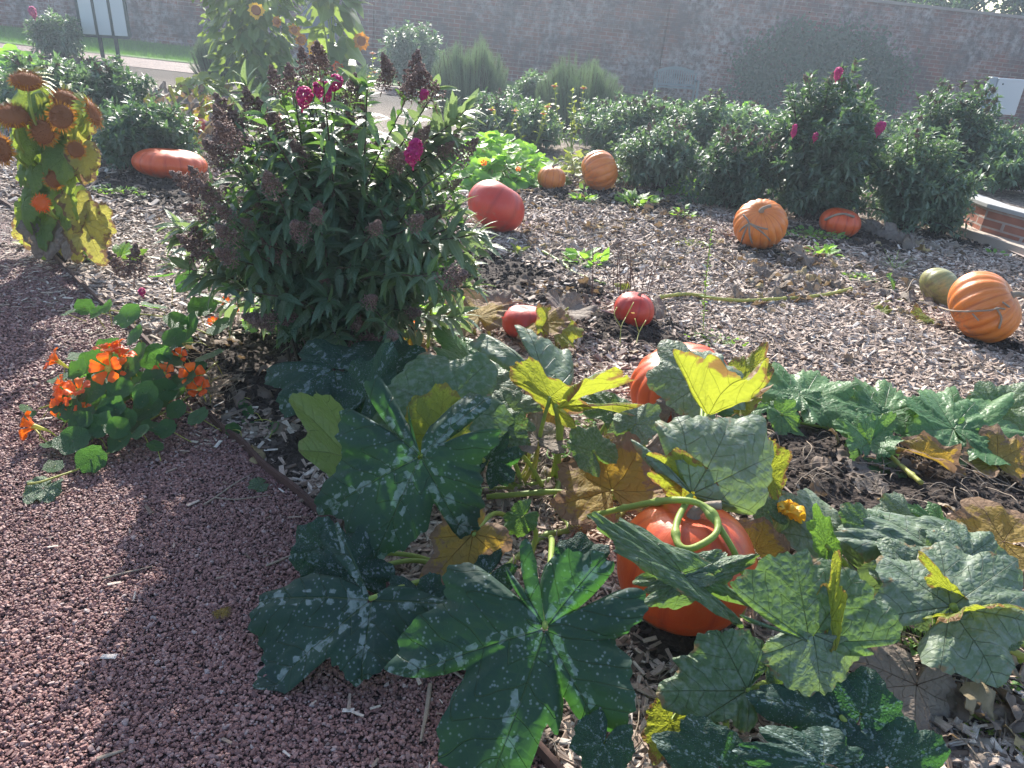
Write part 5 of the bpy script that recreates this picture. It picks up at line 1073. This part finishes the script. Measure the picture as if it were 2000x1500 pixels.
pl_ = [(252, 618, .24, 24), (318, 540, .30, 22), (368, 550, .30, 24), (370, 640, .22, 28), (345, 630, .24, 22), (410, 697, .2, 26), (320, 762, .14, 22), (357, 745, .16, 26), (307, 700, .2, 26), (328, 690, .2, 20), (270, 695, .2, 26), (153, 722, .14, 20), (182, 765, .14, 26), (140, 800, .1, 20), (235, 760, .16, 22), (200, 830, .1, 24), (203, 815, .1, 20), (285, 770, .16, 24), (290, 800, .1, 26), (278, 785, .14, 14), (142, 862, .06, 28), (178, 897, .05, 25), (235, 862, .06, 24), (105, 912, .04, 16), (118, 790, .1, 18), (50, 800, .06, 12), (60, 810, .05, 10), (298, 835, .08, 20), (325, 838, .08, 18), (330, 705, .2, 22), (190, 610, .14, 14), (165, 600, .14, 16), (135, 612, .14, 12), (210, 600, .14, 14), (300, 600, .26, 22), (250, 720, .2, 22), (100, 870, .04, 16), (150, 780, .12, 18),
       (455, 839, .03, 13), (485, 808, .04, 14), (490, 822, .03, 14), (475, 790, .05, 9), (530, 840, .04, 18), (395, 600, .28, 24), (430, 640, .22, 22), (265, 655, .2, 20), (385, 720, .18, 18), (225, 800, .12, 20), (165, 830, .08, 18), (345, 800, .1, 18), (250, 820, .1, 20), (300, 740, .17, 20), (215, 740, .12, 16), (340, 660, .22, 20)]
mb = MB(); mw = MB(); P = []; sz = []; nn = []
for k in range(45): x, y, h, r_ = 230+rng.normal(0, 75), 760+rng.normal(0, 45), rng.uniform(.03, .12), rng.uniform(14, 24); pl_.append((x, y+.0, h, r_))
for x, y, h, r_ in pl_:
    p = GH(x, y, h); dd = float(np.dot(p-np.array([0, 0, CZ]), FW)); P.append(p); sz.append(r_/FPX*dd*1.12); nn.append(nrm(np.array([rng.normal(0, .35), -.55+rng.normal(0, .4), .9])))
    e_ = on(x+rng.normal(20, 20), y+rng.normal(20, 12)+h*120, .015); tube(mw, smooth_pts([e_, (p+e_)/2+[rng.normal(0, .02), .015, .01], p], 5), .0018, 5)
P = np.array(P); nn = np.array(nn); dr = np.cross(nn, [1., .2, .1]); discs(mb, P, nn, np.array(sz), dr)
for vv in ([(430, 740), (340, 790), (260, 850), (200, 905), (100, 960), (60, 970)], [(420, 700), (330, 640), (265, 632), (210, 618), (130, 618)], [(400, 760), (300, 760), (180, 790), (80, 820)], [(430, 760), (300, 830), (200, 860), (110, 880), (70, 850)], [(290, 800), (255, 870), (205, 905)]):
    tube(mw, smooth_pts([on(*q, .02+.04*rng.random()) for q in vv], 8), .0035, 6)
mb.build('foliage', M['nast'], NA); mw.build('stem', M['ystem'], NA)
mb = MB()
for k in range(60): x, y = 400+rng.normal(0, 28), 775+rng.normal(0, 22); tube(mb, smooth_pts([on(x+rng.normal(0, 20), y, .06*rng.random()+.01) for _ in range(4)], 4), .0012, 4)
mb.build('dry_tangle', M['drystem'], NA)
for k, (x, y, h, d, s) in enumerate(((103, 702, .18, (-.6, -.3, .5), .05), (212, 682, .24, (0, .1, 1), .055), (240, 690, .22, (.3, .2, .8), .05), (207, 720, .22, (0, -.9, .4), .062), (116, 748, .16, (-.5, -.4, .5), .035), (150, 758, .16, (0, -.3, .9), .05), (128, 770, .13, (-.2, -.6, .6), .05), (118, 792, .1, (-.2, -.7, .4), .045), (55, 832, .07, (-.9, -.2, .2), .055), (318, 727, .18, (0, -.5, .8), .045), (375, 732, .18, (.3, -.6, .5), .05), (350, 695, .2, (0, -.7, .5), .035), (388, 757, .14, (0, -.4, .5), .045), (245, 718, .2, (.5, -.3, .5), .04), (162, 800, .1, (.2, -.3, .5), .03), (225, 672, .24, (-.4, .2, .8), .04))):
    nflower(NA, GH(x, y, h), d, s*1.5, k); p = GH(x, y, h); e_ = on(x+25, y+35+h*60, .02); mb = MB(); tube(mb, smooth_pts([e_, (p+e_)/2+[.01, .02, .01], p-nrm(np.array(d))*s*.2], 5), .002, 5); mb.build('flower_stalk', M['ystem'], NA)
N2 = thing('nasturtium', on(750, 660), 'patch of nasturtium glowing yellow green through the base of the big butterfly bush', 'nasturtium')
mb = MB(); n = 170; X = rng.uniform(430, 900, n); Y = rng.uniform(560, 690, n); P = np.array([GH(a_, b_, rng.uniform(.03, .22))+[0, .35, 0] for a_, b_ in zip(X, Y)]); nn = nrm(np.stack([rng.normal(0, .4, n), rng.normal(.2, .5, n), .9+0*X], 1)); discs(mb, P, nn, rng.uniform(.022, .045, n), np.cross(nn, [1., .2, .1])); mb.build('foliage', M['bright'], N2)
for k, (x, y) in enumerate(((788, 640), (805, 645), (560, 560), (575, 562), (400, 642), (425, 600), (445, 615))): nflower(N2, GH(x, y, .12)+[0, .1, 0], (0, -.6, .6), .04, k+40)
def patch(label, cx, cy, ax, ay, n, hmax, sr, mat, name='nasturtium', cat='nasturtium', fl=()):
    o = thing(name, on(cx, cy), label, cat); mb = MB(); a = rng.uniform(0, 6.28, n); q = np.sqrt(rng.random(n))
    P = np.array([on(cx+ax*q_*math.cos(a_), cy+ay*q_*math.sin(a_)) for q_, a_ in zip(q, a)]); P[:, 2] += rng.random(n)**.7*hmax*(1.05-q**2)
    nn = nrm(np.stack([rng.normal(0, .4, n), rng.normal(-.2, .5, n), .9+0*a], 1)); discs(mb, P, nn, sr*rng.uniform(.6, 1.2, n), np.cross(nn, [1., .2, .1])); mb.build('foliage', M[mat], o)
    mw = MB(); [tube(mw, smooth_pts([on(cx, cy), P[k]*.5+on(cx, cy)*.5+[0, 0, .1], P[k]], 4), .004, 4) for k in range(0, n, 6)]; mw.build('stem', M['ystem'], o)
    for k, (x, y, s) in enumerate(fl): nflower(o, PY(x, y, P[:, 1].min()+.1), (0, -.8, .5), s, 70+k, 'orangefl')
    return o
patch('bright green round leafed nasturtium mound behind the large smooth red pumpkin', 965, 345, 125, 38, 620, .42, .065, 'bright', fl=((945, 318, .05), (1012, 330, .04)))
patch('low nasturtium sprawling left of the stem wrapped orange pumpkin', 1335, 380, 60, 12, 90, .14, .05, 'bright')
patch('yellowish nasturtium trailing round the two orange pumpkins', 1120, 345, 60, 25, 110, .3, .05, 'yellowg')
patch('bright green leafy vegetable row behind the grey green shrubs on the right', 1445, 260, 110, 14, 420, .55, .11, 'bright', 'leafy_vegetables', 'vegetable')
patch('bright green vegetable leaves at the upper left edge behind the low shrubs', 25, 135, 60, 10, 200, .3, .14, 'bright', 'leafy_vegetables', 'vegetable')
patch('yellow green leafy plant at the right edge behind the brick planter', 1985, 300, 40, 20, 130, .6, .07, 'bright', 'leafy_plant', 'plant')
patch('golden yellow foliage behind the withered squash at the upper left', 400, 195, 70, 25, 240, .35, .10, 'yellowg', 'leafy_plant', 'plant')
patch('low green plants behind the top of the big butterfly bush', 600, 205, 120, 18, 300, .4, .12, 'sungreen', 'leafy_plant', 'plant')
# withered squash, upper left
WQ = thing('squash_plant', on(350, 235), 'withered squash plant with tan crumpled leaves and yellow stems above the scarlet pumpkin', 'squash plant')
for k in range(88):
    x = 350+rng.normal(0, 62); y = 215+rng.normal(0, 25); mt = 'dry' if rng.random() < .62 else ('yellow' if rng.random() < .5 else 'autumn'); h = rng.uniform(.03, .32)
    leaf(WQ, 'round', (x, y+h*30, h), (x+rng.integers(-20, 20), y+12+h*30, max(.02, h-.12)), mt, 500+k, size=rng.uniform(.14, .26), n=(rng.normal(0, .5), -.8, .5), crump=.18, ruf=.1, nth=36, nr=8)
for a in ([(350, 290), (320, 245, .25), (300, 225, .35)], [(352, 292), (335, 255, .3), (330, 235, .4)], [(350, 292), (330, 262, .15), (300, 250, .25)], [(372, 290), (372, 250, .2), (378, 225, .3)], [(350, 225, .3), (340, 195, .45), (330, 168, .6)]): vine(WQ, a, .018, 'ystem', 'stem')
# tithonia stalks (orange flowers)
def tith(label, px, pyb, tops, nl=40, lm='yellowg', fr=.055):
    g = on(px, pyb); o = thing('orange_flower_plant', g, label, 'flower'); mw = MB(); mb = MB()
    for k, (x, y, fl) in enumerate(tops):
        q = PY(x, y, g[1]+rng.normal(0, .1)); pts = smooth_pts([g, (g+q)/2+[(q[0]-g[0])*.2, 0, 0], q], 6); tube(mw, pts, [.010, .005], 5); shoot_leaves(mb, pts, .10, .06, .07, .3, LW, .5, .3)
        if fl:
            h = MB(); a = np.linspace(0, 6.28, 13)[:-1]; h.inst(LS[0]*[2.4, 1, 1], LS[1], np.tile(q, (12, 1)), basis(np.stack([np.cos(a), np.sin(a), .25+0*a], 1), np.tile([0, 0, 1.], (12, 1)))*fr, rng.random(12)); V = IV2*fr*.35; h.add(V+q, IF2, rnd=.9, flat=V*0)
            h.build('flower', M['orangefl'], o)
    mw.build('stem', M['stem'], o); mb.build('foliage', M[lm], o)
tith('three thin orange flowered stalks rising from the round leafed mound', 1035, 305, [(960, 214, 1), (1006, 216, 1), (1070, 208, 1), (1062, 222, 1), (1000, 245, 0)])
tith('tall leafy stem with two orange flowers on top in front of the middle feathery shrub', 1115, 300, [(1083, 168, 1), (1140, 172, 1), (1118, 178, 0), (1122, 200, 0)])
tith('small orange flowers beside the rounded bush before the wall', 720, 190, [(728, 104, 1), (708, 117, 1), (732, 141, 1), (718, 150, 1)], fr=.07)
# bare stalks in the middle
ST = thing('dead_stalks', on(1250, 560), 'clump of bare reddish brown stalks standing round the small red pumpkin', 'dead plant')
mw = MB()
for (x, y, tx, ty) in ((1155, 580, 1158, 482), (1205, 570, 1215, 450), (1210, 580, 1210, 505), (1215, 575, 1225, 495), (1222, 570, 1245, 480), (1262, 560, 1303, 450), (1265, 570, 1290, 500), (1190, 550, 1180, 530), (1250, 575, 1262, 520), (1230, 570, 1232, 490), (1300, 560, 1335, 520), (1197, 570, 1198, 520), (1282, 560, 1310, 500), (1240, 560, 1220, 480)):
    g = on(x, y+20); q = PY(tx, ty, g[1]+.02); pts = smooth_pts([g, (g+q)/2+rng.normal(0, .01, 3), q], 9); pts = pts+.003*nz3(pts, 60, 80); tube(mw, pts, [.0032, .0018], 5)
    for t_ in np.linspace(.3, .95, 9): p = g+(q-g)*t_; V = IV*.0045; mw.add(V+p, IF, rnd=.3)
mw.build('stem', M['redstem'], ST)
TW = thing('weed', on(1215, 690), 'spindly pale weed with tiny yellow flower in front of the small red pumpkin', 'weed')
mw = MB()
for pts in ([(1210, 690), (1213, 640, .1), (1222, 620, .14)], [(1213, 640, .1), (1200, 615, .15), (1205, 600, .18)], [(1222, 620, .14), (1238, 590, .22)], [(1240, 690), (1248, 650, .08), (1262, 625, .14)], [(1248, 650, .08), (1240, 622, .14)]): tube(mw, smooth_pts([np.array(GH(*p)) if len(p) == 3 else on(*p) for p in pts], 5), .0028, 5)
mw.build('stem', M['ystem'], TW)
h = MB(); q = GH(1236, 612, .17); a = np.linspace(0, 6.28, 13)[:-1]; h.inst(LS[0]*[1.5, 1, 1], LS[1], np.tile(q, (12, 1)), basis(np.stack([np.cos(a), np.sin(a), .5+0*a], 1), np.tile([0, -.4, 1.], (12, 1)))*.012, rng.random(12)); h.build('flower', M['yellowfl'], TW)
tl = thing('weed', on(1375, 650), 'single tall thin green weed stem left of the stem wrapped orange pumpkin', 'weed')
mw = MB(); ml = MB(); pts = smooth_pts([on(1372, 660), PY(1378, 560, on(1372, 660)[1]), PY(1390, 450, on(1372, 660)[1])], 8); tube(mw, pts, .003, 5); shoot_leaves(ml, pts, .035, .025, .03, .1, LS, .6, .3); mw.build('stem', M['stem'], tl); ml.build('foliage', M['weed'], tl)
# small weeds
def weed(label, px, py, r_, h, n=60, mat='weed', ls=.05, tm=None):
    g = on(px, py); o = MB(); a = rng.uniform(0, 6.28, n); q = np.sqrt(rng.random(n)); p = np.stack([g[0]+r_*q*np.cos(a), g[1]+r_*q*np.sin(a)*.7, 0*a], 1); p[:, 2] = H(p[:, 0], p[:, 1])+rng.random(n)*h*(1.1-q)
    tm = tm or LW; o.inst(tm[0], tm[1], p, basis(np.stack([np.cos(a), np.sin(a), rng.uniform(.2, 1.4, n)], 1), np.tile([0, -.2, 1.], (n, 1))+rng.normal(0, .3, (n, 3)))*(ls*rng.uniform(.5, 1.3, n))[:, None, None], rng.random(n))
    mw = MB(); 
    for k in range(0, n, 3): tube(mw, [g, (g+p[k])/2+[0, 0, .01], p[k]], .0015, 3)
    t_ = thing('weed', g, label, 'weed'); o.build('foliage', M[mat], t_); mw.build('stem', M['stem'], t_)
for a in (('low green weed patch under the scarlet pumpkin', 238, 382, .22, .04, 160, 'weed', .03), ('small upright leafy weed between sunflower and butterfly bush', 228, 520, .10, .10, 16, 'weed', .13, LW), ('thin pale weed just below the large smooth red pumpkin', 1008, 500, .03, .16, 12, 'yellowg', .10, LN),
          ('leafy weed on dark soil above the bare stalks', 1140, 520, .14, .10, 30, 'bright', .10), ('feathery green weed in front of the pale orange pumpkin lying on its side', 1240, 405, .18, .15, 50, 'weed', .11), ('weed under the two orange pumpkins', 1140, 400, .12, .18, 40, 'weed', .08), ('bright low weed right of the bare stalks', 1350, 480, .18, .04, 110, 'yellowg', .03),
          ('lacy green weed near the middle right of the mulch', 1678, 545, .16, .04, 130, 'weed', .03), ('small leafy weed right of the upright grey dead leaf', 1605, 500, .14, .10, 40, 'bright', .07), ('tiny bright leaf weed near the timber sleeper', 1943, 503, .08, .04, 8, 'bright', .06), ('fine green weed left of the yellow vine on the mulch', 1400, 670, .20, .03, 140, 'weed', .025), ('fine grass tuft above the unripe squash', 1745, 530, .05, .14, 30, 'weed', .12, NEED),
          ('small weeds among chips between the two vines lower right', 1790, 1270, .10, .03, 50, 'weed', .03), ('small green weed right of the young fruit', 1560, 1060, .08, .04, 40, 'bright', .03), ('pale weed by the lower right corner', 1940, 1440, .10, .03, 40, 'yellowg', .03), ('low green weed under the central yellow stalk', 1160, 835, .14, .05, 110, 'weed', .028), ('green seedling near the lower right vine', 1945, 1350, .06, .03, 16, 'weed', .03), ('small weed under the central squash stems', 1010, 905, .08, .03, 40, 'yellowg', .03), ('green weed at the foot of the shaded pumpkin', 1590, 468, .3, .05, 120, 'weed', .05), ('young weed stems left of the tall dark shrub base', 1330, 430, .15, .08, 40, 'weed', .06), ('single yellow green weed on the sunlit bed edge beside the path, far left', 55, 478, .05, .03, 8, 'yellowg', .08)): weed(*a)
mb = MB()
sv_ = thing('squash_vine', on(1700, 520), 'withered brown squash vines sprawling over the upper mulch between the orange pumpkins', 'vine')
for q in ([(1150, 500), (1220, 515), (1290, 505), (1370, 520)], [(1540, 510), (1620, 530), (1700, 522), (1780, 540)], [(1390, 560), (1470, 545), (1560, 555), (1640, 545)], [(1050, 455), (1110, 470), (1180, 462)], [(1680, 560), (1740, 548), (1800, 552)], [(1380, 500), (1420, 520), (1440, 545)], [(1260, 440), (1330, 450), (1400, 445)]):
    P = smooth_pts([on(*p, .02) for p in q], 7); P[:, 2] = H(P[:, 0], P[:, 1])+.025; P = P+.012*nz3(P, 12, 97); tube(mb, P, rng.uniform(.005, .008), 5)
    for k in range(len(P)//3): pp_ = P[k*3]; L_ = MB(); tube(mb, [pp_, pp_+rng.normal(0, .03, 3)+[0, 0, .04], pp_+rng.normal(0, .06, 3)+[0, 0, .03]], .003, 4)
mb.build('vine', M['drystem'], sv_)
# sticks on the path
for lb, pts, r_ in (('forked grey twig lying on the shaded gravel', [(398, 990), (450, 955), (495, 928)], .004), ('pale curved stick on the gravel next to the forked twig', [(422, 975), (470, 980), (532, 970)], .0035), ('flat splintered wood strip lying across the shaded gravel lower left', [(202, 1135), (250, 1122), (300, 1110)], .004), ('long grey split stick below the lower spotted leaf', [(840, 1340), (832, 1400), (822, 1455)], .006), ('pale broken stick leaning on the edging below the spotted leaves', [(868, 1300), (890, 1318), (912, 1335)], .006), ('thin dry straw on the sunlit gravel by the sunflower shadow', [(40, 592), (100, 590), (165, 588)], .003), ('long thin stem lying on the gravel below the nasturtium', [(70, 850), (130, 850), (190, 858)], .003), ('short chunk of stick on the gravel at the bottom edge', [(190, 1488), (215, 1480), (245, 1470)], .006), ('short splinter lying left of the lower spotted leaf', [(520, 1110), (545, 1100), (570, 1088)], .005)):
    mb = MB(); P = smooth_pts([on(*q, .008) for q in pts], 8); P = P+.004*nz3(P, 30, 90); c = P[0].copy(); tube(mb, P-c, [r_, r_*.9, r_*.5], 6, .6); tag(mb.build('twig', M['drystem'], None, loc=c), lb, 'twig')
for lb, x, y, s in (('square pale wood chip on the shaded gravel', 681, 1391, .024), ('pale flat wood chip on the gravel near the bottom left', 215, 1286, .032)):
    mb = MB(); V = CT[1]*[s*1.2, s*2.2, s]; c = on(x, y, .008); mb.add(V, CF, rnd=.95, flat=CT[1]); tag(mb.build('wood_chip', cm, None, False, loc=c), lb, 'wood chip')
# dry leaf litter (uncountable fragments)
mb = MB(); dl = leafgeo('round', 77, nth=16, nr=5, crump=.3, ruf=.15)
x, y = scatter(16000, -4, 5, 1.3, 9.5, lambda x, y: x > edge_x(y)); P_ = np.stack([x, y, 0*x], 1)
k = rng.random(len(x)) < np.clip(.10+.9*(nz(P_, 1.3, 95) > .35), 0, 1)*.45; x, y = x[k], y[k]; n = len(x)
mb.inst(dl[0], dl[1], np.stack([x, y, H(x, y)+.012], 1), randrot(n, .6)*(.022+.035*rng.random(n)**2)[:, None, None], rng.random(n))
t = NT('leaf litter'); lm_ = t.pbr(t.ramp(t.attr('rnd'), [(0, (.10, .075, .06)), (.5, (.21, .165, .135)), (.9, (.31, .26, .21)), (1, (.36, .27, .12))]), .85, t.bump(t.noise(t.obj(), 150), .5, .004), .2, trans=(.3, .2, .1), tf=.2)
dl = leafgeo('round', 78, nth=26, nr=8, crump=.4, ruf=.2)
for (cx_, cy_, sx_, sy_, m) in ((1490, 515, 60, 22, 34), (1600, 520, 60, 15, 18), (1300, 440, 60, 18, 24), (1620, 560, 70, 15, 20), (940, 600, 50, 18, 20), (1090, 590, 60, 20, 18), (1500, 570, 60, 18, 18), (1130, 900, 70, 30, 24), (1700, 935, 50, 18, 10), (1240, 980, 60, 20, 14), (1800, 600, 50, 18, 14), (1080, 460, 60, 12, 14), (1250, 365, 40, 8, 12), (1960, 1440, 40, 30, 8), (1050, 780, 40, 25, 10), (1780, 500, 60, 12, 16)):
    q = np.array([on(cx_+rng.normal(0, sx_), cy_+rng.normal(0, sy_), .02) for _ in range(m)]); q = q[q[:, 0] > edge_x(q[:, 1])]; m = len(q)
    mb.inst(dl[0], dl[1], q, randrot(m, .8)*(.04+.05*rng.random(m))[:, None, None], rng.random(m))
tag(mb.build('leaf_litter', lm_, None), 'dry crumpled leaf scraps scattered over the mulch', 'leaf litter', kind='stuff')
mb = MB()
for k in range(900):
    x_ = rng.uniform(880, 2000); y_ = rng.uniform(420, 1000) if k % 3 else rng.uniform(900, 1500)
    p = on(x_, y_, .012)
    if p[0] < edge_x(p[1]): continue
    a = rng.uniform(0, 6.28); L = rng.uniform(.05, .22); P = np.array([p+[math.cos(a+q*.5)*L*q, math.sin(a+q*.5)*L*q, .02*math.sin(q*3)] for q in np.linspace(0, 1, 6)]); P[:, 2] += H(P[:, 0], P[:, 1])-H1(p[0], p[1]); tube(mb, P+.006*nz3(P, 20, 91), rng.uniform(.001, .0028), 4)
tag(mb.build('dry_stalk_litter', M['drystem'], None), 'thin dry stems and straws strewn over the mulch', 'straw', kind='stuff')
# grass of the lawn
mb = MB(); n = 26000; x = rng.uniform(-17, -6.5, n); y = 19.9+rng.random(n)**1.3*6.2; mb.inst(NEED[0], NEED[1], np.stack([x, y, -DIP*x+.03], 1), basis(np.stack([rng.normal(0, .3, n), rng.normal(0, .3, n), 1+0*x], 1), rng.normal(size=(n, 3)))*(.10*rng.uniform(.5, 1.2, n))[:, None, None], rng.random(n))
tag(mb.build('lawn_grass', foliage('lawn grass', (.06, .15, .025), (.10, .21, .04), (.2, .45, .04), .4), None), 'short mown grass of the lawn before the wall', 'grass', kind='stuff')
# ---------------------------------------------------------------- thin haze volume added to imitate veiling lens glare
mb = MB(); box(mb, -70, 70, -3, 45, -8, 14)
t = NT('glare_haze'); v = t.n('ShaderNodeVolumePrincipled', {'Color': (.72, .84, 1.), 'Density': .0028, 'Anisotropy': .55}); t.t.links.new(v.outputs[0], t.out.inputs[1])
hz = mb.build('glare_haze', t.m, None, False); hz['kind'] = 'stuff'

GR = {'pumpkin': 'pumpkins lying in the bed', 'shrub': 'shrubs of the planted rows', 'dead leaf': 'dead leaves lying loose', 'squash plant': 'squash plants', 'weed': 'weeds in the mulch', 'twig': 'twigs on the gravel', 'vine': 'dried vines', 'nasturtium': 'nasturtium patches', 'sunflower': 'sunflowers', 'flower': 'orange flowers on stalks', 'wood chip': 'stray wood chips on the gravel', 'tree': 'trees behind the wall', 'vegetable': 'vegetable leaves', 'edging': None}
for o in C.objects:
    if o.parent is None and GR.get(o.get('category')): o['group'] = GR[o['category']]
    if 'label' in o and len(o['label'].split()) > 16: print('LONG', len(o['label'].split()), o['label'])
